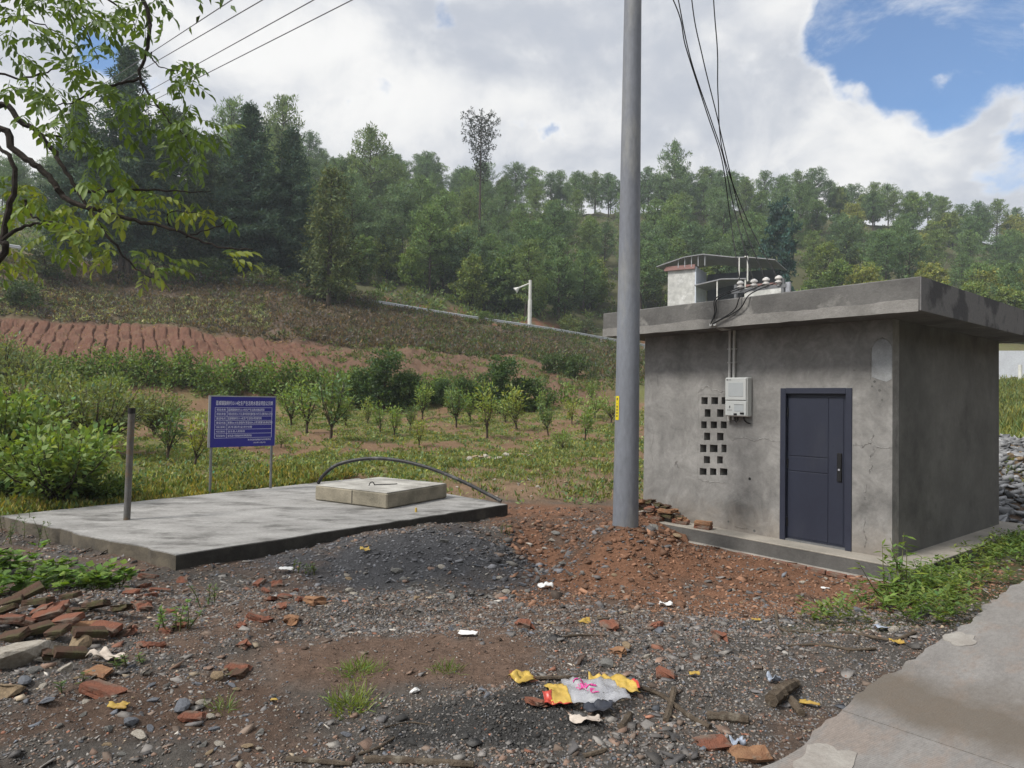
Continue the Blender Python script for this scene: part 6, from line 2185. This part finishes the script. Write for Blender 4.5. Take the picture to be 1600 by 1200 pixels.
rocks = [(18, 1040, 1, .21, 'rock_pale', 'large pale grey boulder at the left edge of the rubble'), (5, 1085, 2, .13, 'rock_tan', 'tan boulder at the left edge below the pale boulder'), (38, 1068, 3, .07, 'rock_blue', 'blue grey stone beside the boulders at far left'),
         (122, 1012, 0, .11, 'rock_tan', 'mossy tan block on the front of the brick heap'), (72, 1035, 5, .06, 'rock_pale', 'upright pale stone between boulder and brick heap'), (55, 1050, 4, .06, 'rock', 'grey stone right of the pale boulder'),
         (104, 1048, 1, .06, 'rock_pale', 'pale flat stone below the brick heap'), (285, 1108, 3, .085, 'rock_blue', 'pointed blue grey rock lying on brown earth'), (318, 1098, 2, .05, 'rock_pale', 'pale rounded stone behind the pointed blue grey rock'),
         (218, 1155, 5, .055, 'rock_pale', 'pale angular stone at lower left'), (205, 1132, 6, .05, 'rock_blue', 'flat blue stone above the pale angular stone'), (340, 1058, 0, .06, 'rock_tan', 'brown stone in the gravel left of the earth patch'),
         (70, 1100, 7, .06, 'rock_blue', 'dark blue stone in the gravel at lower left'), (170, 1142, 4, .045, 'rock', 'small grey stone at lower left beside the blue stone'), (648, 1080, 2, .045, 'white_trash', 'rounded white lump on the ground in the middle foreground'),
         (652, 936, 0, .05, 'rock_tan', 'brown lump on top of the gravel mound'), (950, 1040, 6, .06, 'rock', 'grey stone left of the tan brick chip'), (1010, 1030, 4, .055, 'rock_pale', 'pale stone right of the tan brick chip'),
         (978, 1012, 1, .06, 'rock_tan', 'mossy tan stone on the gravel behind the wrapper'), (545, 905, 2, .05, 'rock_tan', 'tan stone on the gravel mound near the slab'), (692, 847, 1, .07, 'rock', 'pale grey stone on the gravel mound under the manhole block'),
         (880, 885, 5, .08, 'rock', 'grey stone in the red earth before the pole'), (868, 835, 3, .09, 'rock', 'grey stone on the red bank left of the pole'), (862, 845, 2, .07, 'rock_pale', 'whitish stone on the red bank left of the pole'),
         (1022, 828, 0, .10, 'rock', 'grey rubble lump on the mound beside the pole'), (1066, 826, 5, .15, 'rock_pale', 'grey white concrete lump below the brick rubble'), (1058, 838, 2, .08, 'rock_tan', 'tan stone at the foot of the brick rubble'),
         (705, 985, 7, .05, 'rock_blue', 'blue grey stone on gravel above the brown patch'), (800, 935, 4, .06, 'rock', 'grey stone at the edge of the red earth'), (620, 895, 6, .08, 'rock', 'flat grey stone on the gravel mound left of centre'),
         (1255, 912, 1, .05, 'rock_pale', 'pale stone on the red earth before the door'), (1340, 955, 6, .05, 'rock_blue', 'blue stone on the earth near the hut corner'), (1335, 925, 2, .05, 'rock_pale', 'white stone on the earth near the hut corner'),
         (1290, 905, 7, .045, 'rock_pale', 'small white stone in front of the door'), (1445, 960, 1, .12, 'rock', 'grey slab of stone lying in the weeds by the road'), (1395, 985, 0, .05, 'rock_pale', 'whitish lump beside the dead branches'),
         (760, 1090, 5, .03, 'rock_blue', 'small dark stone on the sandy patch'), (540, 1150, 3, .035, 'rock_blue', 'small flat blue stone below the grass tufts')]
for px, py, k, s, m, lab in rocks:
    put('stone', stone(k, m), px, py, lab, 'stone', s=s, tilt=.3, up=s * .25)
# shards of grey slate on the mound
for i in range(34):
    px, py = q_.uniform(540, 850), q_.uniform(880, 945)
    put('stone', stone(i % 8, ('rock', 'rock_blue', 'rock_pale', 'rock')[i % 4]), px, py, 'grey stone shard scattered on the front of the gravel mound', 'stone', 'stone shards on the gravel mound', s=float(q_.uniform(.022, .06)), tilt=.3, up=.01)
for i in range(40):
    px, py = q_.uniform(10, 430), q_.uniform(1020, 1185)
    put('stone', stone(i % 8, ('rock', 'rock_blue', 'rock_pale', 'rock_tan')[i % 4]), px, py, 'small stone strewn over the gravel at lower left', 'stone', 'small stones at lower left', s=float(q_.uniform(.015, .035)), tilt=.3, up=.008)
for i in range(40):
    px, py = q_.uniform(850, 1380), q_.uniform(855, 975)
    put('stone', stone(i % 8, ('rock_pale', 'rock', 'rock_tan', 'rock')[i % 4]), px, py, 'small stone on the red earth in front of the hut', 'stone', 'small stones before the hut', s=float(q_.uniform(.015, .04)), tilt=.3, up=.008)
for i in range(14):
    px = 735 + i * 7 + q_.normal() * 4; py = 722 - i * .9 + q_.normal() * 2.5
    put('stone', stone(i % 8, ('rock_pale', 'rock_tan')[i % 2]), px, py, 'pale stone in the low row at the near edge of the orchard', 'stone', 'row of stones at the orchard edge', s=float(q_.uniform(.08, .2)), tilt=.3, up=.04)
for i in range(40):
    px, py = q_.uniform(655, 955), q_.uniform(742, 785)
    put('stone', stone(i % 8, ('rock_pale', 'rock_tan')[i % 2]), px, py, 'small pale stone on the stony ground behind slab and pole', 'stone', 'stones behind the slab', s=float(q_.uniform(.025, .07)), tilt=.3, up=.01)
for i in range(7):
    px, py = 1566 + 34 * q_.random(), q_.uniform(680, 735)
    put('stone', stone(i % 8, 'rock_tan'), px, py, 'tan stone in the meadow above the crushed stone heap', 'stone', 'stones in the meadow', s=float(q_.uniform(.08, .18)), tilt=.3, up=.03)


# sticks
def stick(pts, r0, r1, label, lift=.012):
    w = []
    for p in pts:
        g = G(*p[:2]); g[2] += lift + (p[2] if len(p) > 2 else 0)
        w.append(g)
    off = w[0].copy()
    sp = smooth_path([p - off for p in w], 6)
    rr = np.linspace(r0, r1, len(sp)) * (1 + .12 * q_.normal(size=len(sp)))
    o = MB().tube(sp, list(rr), 7).build('stick', M['stick'], None, smooth=True, loc=off)
    tag(o, label, 'stick', 'dead wood on the ground')


stick([(835, 1063), (880, 1062), (930, 1062), (990, 1075), (1030, 1088), (1060, 1110), (1085, 1128), (1110, 1140)], .012, .017, 'long thin dead branch curving behind the plastic wrapper')
stick([(1053, 1085, .02), (1048, 1105), (1040, 1130)], .018, .022, 'short thick stick crossing the long dead branch')
stick([(1105, 1125, .01), (1140, 1128, .01), (1170, 1132, .01)], .028, .026, 'thick dark log piece right of the wrapper')
stick([(1205, 1105, .03), (1225, 1090, .04), (1243, 1078, .03)], .042, .036, 'thick mossy log end near the road edge')
stick([(1236, 1098, .01), (1246, 1112, .01), (1252, 1120, .01)], .026, .022, 'small log piece beside the thick mossy log')
stick([(925, 968), (950, 968), (985, 958)], .012, .007, 'dark stick on the gravel behind the red brick half')
stick([(870, 1000), (900, 995), (945, 995)], .012, .006, 'bent root on the gravel left of the brick half')
stick([(1235, 988), (1290, 992), (1320, 990), (1350, 995), (1395, 1002), (1430, 990)], .010, .014, 'longest dead branch on the gravel near the weeds')
stick([(1230, 1012), (1270, 1010), (1300, 1012), (1330, 1018), (1368, 1016)], .010, .012, 'dead branch lying in front of the longest dead branch')
stick([(1245, 965), (1270, 978), (1290, 985)], .008, .007, 'thin twig behind the longest dead branch')
stick([(1212, 962, .03), (1216, 980), (1230, 990)], .014, .012, 'crooked dead twig standing left of the longest branch')
stick([(1325, 1022), (1338, 1005), (1342, 995)], .006, .004, 'thin twig crossing the two dead branches')
stick([(560, 1182), (590, 1172), (616, 1156)], .008, .006, 'pale stick at the bottom left of the sandy patch')
stick([(570, 1192), (620, 1192), (680, 1196), (740, 1199)], .022, .018, 'long log lying along the bottom edge')
stick([(448, 1190), (500, 1194), (550, 1198)], .016, .012, 'grey log at the bottom edge left of the long log')
stick([(913, 1185), (940, 1178), (948, 1174)], .014, .010, 'short twig below the plastic wrapper')
stick([(970, 1140), (978, 1130), (985, 1118)], .022, .016, 'short brown stub beside the dark rag')
stick([(600, 1140), (640, 1132), (680, 1138)], .004, .003, 'very thin twig across the brown earth')
stick([(145, 737 + 300), (200, 1042)], .005, .004, 'thin grey twig in the brick heap')


# litter: crumpled sheets
def crumple(name, px, py, w, l, mat, label, cat='litter', seed=0, amp=.03, up=.02, rz=0., solid=.002, parent=None):
    q = np.random.default_rng(seed)
    n = 11
    u, v = np.meshgrid(np.linspace(-.5, .5, n), np.linspace(-.5, .5, n))
    h = (fbm(u.ravel() * 3.2 + seed, v.ravel() * 3.2 + seed * 2, 3, seed, .4) - .3) * amp * 1.5
    e = 1 + .5 * (fbm(u.ravel() * 3 + 9 + seed, v.ravel() * 4, 2, seed + 3) - .5)
    g = G(px, py) if parent is None else None
    V = np.c_[u.ravel() * w * e, v.ravel() * l * e, np.abs(h)]
    i, j = np.meshgrid(np.arange(n - 1), np.arange(n - 1), indexing='ij')
    Fq = np.stack([i * n + j, i * n + j + 1, (i + 1) * n + j + 1, (i + 1) * n + j], -1).reshape(-1, 4)
    me = npmesh(name, V, Fq, M[mat])
    o = link(name, me, parent, loc=(g + np.array([0, 0, up])) if g is not None else None, rot=(0, 0, rz))
    md = o.modifiers.new('thick', 'SOLIDIFY'); md.thickness = solid
    if label: tag(o, label, cat)
    return o


# the big snack wrapper
g = G(925, 1085)
M['clear'] = pmat('clear_film', (.6, .61, .64), (.42, .43, .47), 14, .14, .4, 30, .6, bdist=.01)
M['clear'].node_tree.nodes['Principled BSDF'].inputs['Alpha'].default_value = .45
wr = empty('plastic_wrapper', g + np.array([0, 0, .015]), .15)
tag(wr, 'crumpled clear and yellow plastic snack wrapper with pink print in the foreground', 'wrapper')


def film(name, mat, x0, x1, y0, y1, seed, amp, lift=0.):
    n, m = 14, 12
    u, v = np.meshgrid(np.linspace(x0, x1, n), np.linspace(y0, y1, m))
    x, y = u.ravel(), v.ravel()
    h = np.abs(fbm(x * 14 + 3, y * 14 + 3, 3, 88) - .38) * .10 + .02 * amp
    i, j = np.meshgrid(np.arange(m - 1), np.arange(n - 1), indexing='ij')
    Fq = np.stack([i * n + j, i * n + j + 1, (i + 1) * n + j + 1, (i + 1) * n + j], -1).reshape(-1, 4)
    jx = (fbm(x * 9, y * 9, 2, 12) - .5) * .06
    o = link(name, npmesh(name, np.c_[x + jx, y + jx * .7, h + lift], Fq, M[mat]), wr)
    md = o.modifiers.new('thick', 'SOLIDIFY'); md.thickness = .0015
    return o


film('clear_window', 'clear', -.16, .17, -.20, .15, 1, .5)
film('yellow_end', 'yellow_trash', -.27, -.16, -.16, .10, 2, .5)
film('yellow_end', 'yellow_trash', .16, .265, -.08, .17, 3, .5)
film('yellow_edge', 'yellow_trash', .02, .16, .145, .19, 5, .5)
film('red_corner', 'red_trash', -.31, -.26, -.17, -.05, 4, .5)
film('red_corner', 'red_trash', .262, .285, -.03, .06, 6, .5)
film('red_edge', 'red_trash', -.26, -.16, -.185, -.158, 7, .5)
for k, (x0, x1, y0, y1) in enumerate(((-.10, -.06, .07, .10), (-.045, .0, .065, .095), (-.10, -.07, -.0, .045), (-.06, -.035, -.0, .045), (-.03, -.005, -.0, .045), (.0, .03, -.01, .04), (-.085, -.06, -.06, -.02), (-.05, -.02, -.06, -.02), (-.01, .02, -.065, -.02))):
    film('print_mark', 'pink_print', x0, x1, y0, y1, 1, .5, .0025)
crumple('dark_rag', 935, 1118, .16, .10, 'dark_rag', 'black plastic scrap lying against the front of the wrapper', seed=5, amp=.06, up=.03)
crumple('cream_rag', 915, 1128, .16, .10, 'cream_rag', 'dirty cream scrap under the black plastic by the wrapper', seed=6, amp=.04, up=.01)
crumple('yellow_wrapper', 815, 1068, .14, .12, 'yellow_trash', 'curled yellow wrapper scrap on a red tile left of the clear wrapper', seed=7, amp=.07, up=.03, rz=.5)
crumple('yellow_packet', 570, 864, .10, .16, 'yellow_trash', 'yellow packet on the gravel mound in front of the slab', seed=8, amp=.05, up=.04, rz=.3)
crumple('yellow_leaf', 913, 976, .10, .06, 'yellow_leaf', 'yellow flower shaped litter on the gravel right of centre', seed=9, amp=.05, up=.02)
crumple('white_scrap', 447, 897, .15, .13, 'white_trash', 'white sheet scrap in the weeds below the slab edge', seed=10, amp=.02, up=.06, rz=.4)
crumple('white_scrap', 731, 995, .14, .05, 'white_trash', 'thin white curved scrap on the brown earth in the middle', seed=11, amp=.03, rz=-.1)
crumple('cream_rag', 165, 1035, .22, .10, 'cream_rag', 'crumpled cream rag below the brick heap at left', seed=12, amp=.08, up=.03, rz=-.4)
crumple('white_tuft', 852, 920, .16, .10, 'white_trash', 'shaggy white fibre tuft at the edge of the red earth', seed=13, amp=.08, up=.02)
crumple('pale_rag', 1210, 1070, .09, .06, 'blue_rag', 'pale blue black rag beside the thick mossy log', seed=14, amp=.07, up=.02)
crumple('pale_rag', 1152, 1165, .07, .06, 'blue_rag', 'blue plastic scrap near the road edge at the bottom', seed=15, amp=.05, up=.01)
crumple('white_scrap', 1383, 986, .14, .06, 'blue_rag', 'white and blue plastic scrap beside the dead branches', seed=16, amp=.04)
crumple('white_scrap', 1040, 948, .13, .05, 'white_trash', 'white plastic strip lying where gravel meets red earth', seed=17, amp=.06)
crumple('white_scrap', 1290, 922, .09, .05, 'white_trash', 'white scrap on the earth in front of the hut door', seed=18, amp=.02)
crumple('yellow_leaf', 185, 1110, .10, .05, 'yellow_leaf', 'yellow curled leaf on the gravel below the square brick', seed=19, amp=.04)
crumple('yellow_leaf', 1402, 1008, .10, .05, 'yellow_leaf', 'yellow leaf at the right end of the dead branches', seed=20, amp=.04)
crumple('yellow_leaf', 1265, 1105, .11, .04, 'yellow_leaf', 'pale yellow leaf right of the small log piece', seed=21, amp=.03, rz=-.4)
crumple('yellow_leaf', 428, 1099, .04, .02, 'yellow_leaf', 'tiny yellow leaf left of the grass tufts', seed=22, amp=.01)
crumple('yellow_leaf', 1085, 1058, .07, .04, 'yellow_leaf', 'yellow leaf bit right of the red brick wedge', seed=23, amp=.02)
crumple('yellow_leaf', 1182, 972, .08, .03, 'yellow_leaf', 'yellow leaf on the gravel left of the dead branches', seed=24, amp=.02)
crumple('yellow_leaf', 1490, 1003, .09, .02, 'yellow_leaf', 'dry yellow leaf lying on the concrete road', seed=25, amp=.02, up=.035)
o = MB().tube([(0, 0, 0), (0, 0, .07)], [.02, .017], 10).build('bottle_cap_can', M['yellow_trash'], None, smooth=True, loc=Zp(650, 800, 0))
tag(o, 'tiny yellow can standing on the slab before the manhole block', 'can')


# ------------------------------------------------------------------ weeds and grass near the camera
def tuft(px, py, n, L, W, base, label, name='grass_tuft', spread=.09, seed=0):
    q = np.random.default_rng(seed)
    g = G(px, py)
    a = q.uniform(0, 6.28, n)
    r = spread * q.random(n) ** .8 * (.6 + .5 * np.sin(a * 2 + seed) ** 2)
    pos = np.c_[r * np.cos(a), r * np.sin(a), np.zeros(n)]
    for i in range(n):
        pos[i, 2] = tz(g[0] + pos[i, 0], g[1] + pos[i, 1]) - g[2]
    d = unit(np.c_[np.cos(a) * .6, np.sin(a) * .6, np.ones(n) * .8] + q.normal(size=(n, 3)) * .5)
    nr = rand_unit(n, q)
    V, Fq = leaf_quads(pos, d, nr, L * q.uniform(.25, 1.2, n), W * q.uniform(.4, 1, n), fold=.15)
    o = link(name, npmesh(name, V, Fq, M['leaf'], leaf_colors(n, base, .2, .15, q)), None, loc=g)
    tag(o, label, 'grass')


tuft(560, 1050, 240, .11, .008, (.15, .21, .05), 'upper grass tuft on the brown earth', spread=.17, seed=1)
tuft(548, 1105, 260, .12, .008, (.16, .21, .05), 'lower grass tuft on the brown earth, nearest the camera', spread=.14, seed=2)
tuft(700, 1048, 110, .09, .007, (.12, .17, .045), 'small grass tuft right of the brown earth patch', spread=.11, seed=3)
tuft(350, 1110, 60, .10, .007, (.14, .19, .05), 'thin grass tuft beside the pointed blue grey rock', spread=.08, seed=4)
tuft(545, 1078, 60, .06, .007, (.13, .17, .05), 'sparse grass between the two larger tufts', spread=.08, seed=5)


def herb(px, py, n, h, spread, L, W, base, label, seed, name='weed_patch', cat='weeds', lobed=False, up=.35, stems=True, collect=None):
    q = np.random.default_rng(seed)
    g = G(px, py)
    if collect is None:
        root = empty(name, g)
        tag(root, label, cat)
    pos, dr = [], []
    m = MB()
    ns = max(3, n // 14)
    for i in range(ns):
        a, r = q.uniform(0, 6.28), spread * math.sqrt(q.random())
        b = np.array([r * math.cos(a), r * math.sin(a) * .7, 0])
        b[2] = tz(g[0] + b[0], g[1] + b[1]) - g[2] - .02
        top = b + np.array([q.normal() * h * .22, q.normal() * h * .22, h * q.uniform(.55, 1.1)])
        m.tube([b, (b + top) / 2 + q.normal(size=3) * h * .03, top], [.006 + h * .004, .004 + h * .003, .002], 4)
        for k in range(14):
            t = q.uniform(.25, 1.02)
            pos.append(b + (top - b) * t)
            w = q.uniform(0, 6.28)
            dr.append([math.cos(w), math.sin(w), up + q.normal() * .25])
    pos, dr = np.array(pos), np.array(dr)
    k = len(pos)
    nr = unit(rand_unit(k, q) * .35 + np.array([0, 0, 1]))
    Ls = L * q.uniform(.55, 1.2, k)
    if lobed:
        parts = []
        dr = unit(dr)
        sd_ = unit(np.cross(dr, nr))
        pos2 = pos + dr * .03
        for ang, sc in ((0, 1), (.75, .8), (-.75, .8)):
            dd = dr * math.cos(ang) + sd_ * math.sin(ang)
            v, f = leaf_quads(pos2, dd, nr, Ls * sc, W * sc, fold=.08)
            parts.append((v, f, leaf_colors(k, base, .2, .12, np.random.default_rng(seed + 1))))
        V, Fq, C = merge(parts)
    else:
        V, Fq = leaf_quads(pos, dr, nr, Ls, W * q.uniform(.8, 1.2, k), fold=.06)
        C = leaf_colors(k, base, .22, .14, q)
    if collect is not None:
        collect.append((V + g, Fq, C))
        return
    link('leaves', npmesh('leaves', V, Fq, M['leaf'], C), root)
    st = m.build('stems', M['stem'], root, smooth=True)
    st['kind'] = 'stuff'


M['stem'] = pmat('green_stem', (.10, .12, .04), (.08, .07, .035), 10, .8)
herb(60, 925, 330, .30, .55, .10, .08, (.15, .25, .045), 'bright green lobed leaf weeds over the brick heap at left', 31, lobed=True)
herb(150, 922, 190, .26, .36, .09, .075, (.155, .25, .045), 'right end of the bright lobed weeds beside the slab corner', 32, lobed=True)
herb(10, 900, 150, .34, .35, .10, .08, (.135, .23, .045), 'bright lobed weeds at the left edge below the slab', 33, lobed=True)
herb(262, 985, 120, .22, .16, .05, .025, (.10, .17, .035), 'small leafy weed growing at the right of the brick heap', 34)
herb(325, 945, 60, .26, .12, .05, .02, (.08, .13, .035), 'thin upright weed before the slab corner', 35)
herb(480, 900, 90, .16, .22, .05, .02, (.09, .14, .035), 'low green weed on the gravel below the slab edge', 36)
herb(200, 1040, 40, .12, .12, .045, .02, (.09, .14, .035), 'tiny weed beside the cream rag', 37)
herb(790, 835, 50, .16, .14, .05, .02, (.08, .12, .035), 'weed on the dark bank between gravel and red earth', 38)
herb(120, 1085, 40, .10, .12, .045, .02, (.08, .12, .035), 'tiny weed left of the square brick piece', 39)
herb(45, 845, 120, .35, .45, .06, .022, (.075, .11, .035), 'ferny weeds overhanging the left corner of the slab', 40)
herb(12, 828, 90, .4, .4, .06, .022, (.075, .11, .035), 'ferny weeds at the left edge beside the slab corner', 41)
# tall weeds by the hut corner and the roadside strip
herb(1402, 948, 190, .66, .10, .13, .034, (.14, .22, .05), 'tall slender weed standing at the hut corner', 42, up=.1)
herb(1440, 935, 90, .42, .10, .10, .028, (.14, .22, .05), 'second tall weed right of the one at the hut corner', 43, up=.1)
strip = []
q2 = np.random.default_rng(12)
for i in range(26):
    t = i / 25
    al = lerp(3.0, 9.5, t) + q2.normal() * .12
    s = -.18 - q2.random() * .75
    w = RO + RE1 * al + RE2 * s
    strip.append(w)
k = 0
VERGE = []
for w in strip:
    pr = np.array([w[0], w[1], tz(*w)]) - CAM
    dd = pr @ _f
    px, py = 800 + F * (pr @ RX) / dd, 600 - F * (pr @ UP) / dd
    herb(px, py, 210, .20 + .12 * q2.random(), .32, .085, .026, (.12, .185, .042) if k % 3 else (.15, .20, .05), '', 60 + k, collect=VERGE)
    k += 1
V, Fq, C = merge(VERGE)
tag(link('verge_weeds', npmesh('verge_weeds', V, Fq, M['leaf'], C)), 'leafy green weeds in the strip between hut plinth and concrete road', 'weeds', kind='stuff')


# ------------------------------------------------------------------ air
hz = bpy.data.materials.new('haze_air')
hz.use_nodes = True
t = hz.node_tree
t.nodes.remove(t.nodes['Principled BSDF'])
pv = t.nodes.new('ShaderNodeVolumePrincipled')
pv.inputs['Color'].default_value = (.82, .91, 1.0, 1)
pv.inputs['Density'].default_value = .0006
pv.inputs['Anisotropy'].default_value = .2
t.links.new(pv.outputs[0], t.nodes['Material Output'].inputs['Volume'])
o = MB().box((-450, -450, -3), (450, 450, 84)).build('haze', hz)
tag(o, 'thin pale haze in the air over the valley', 'haze', kind='stuff')
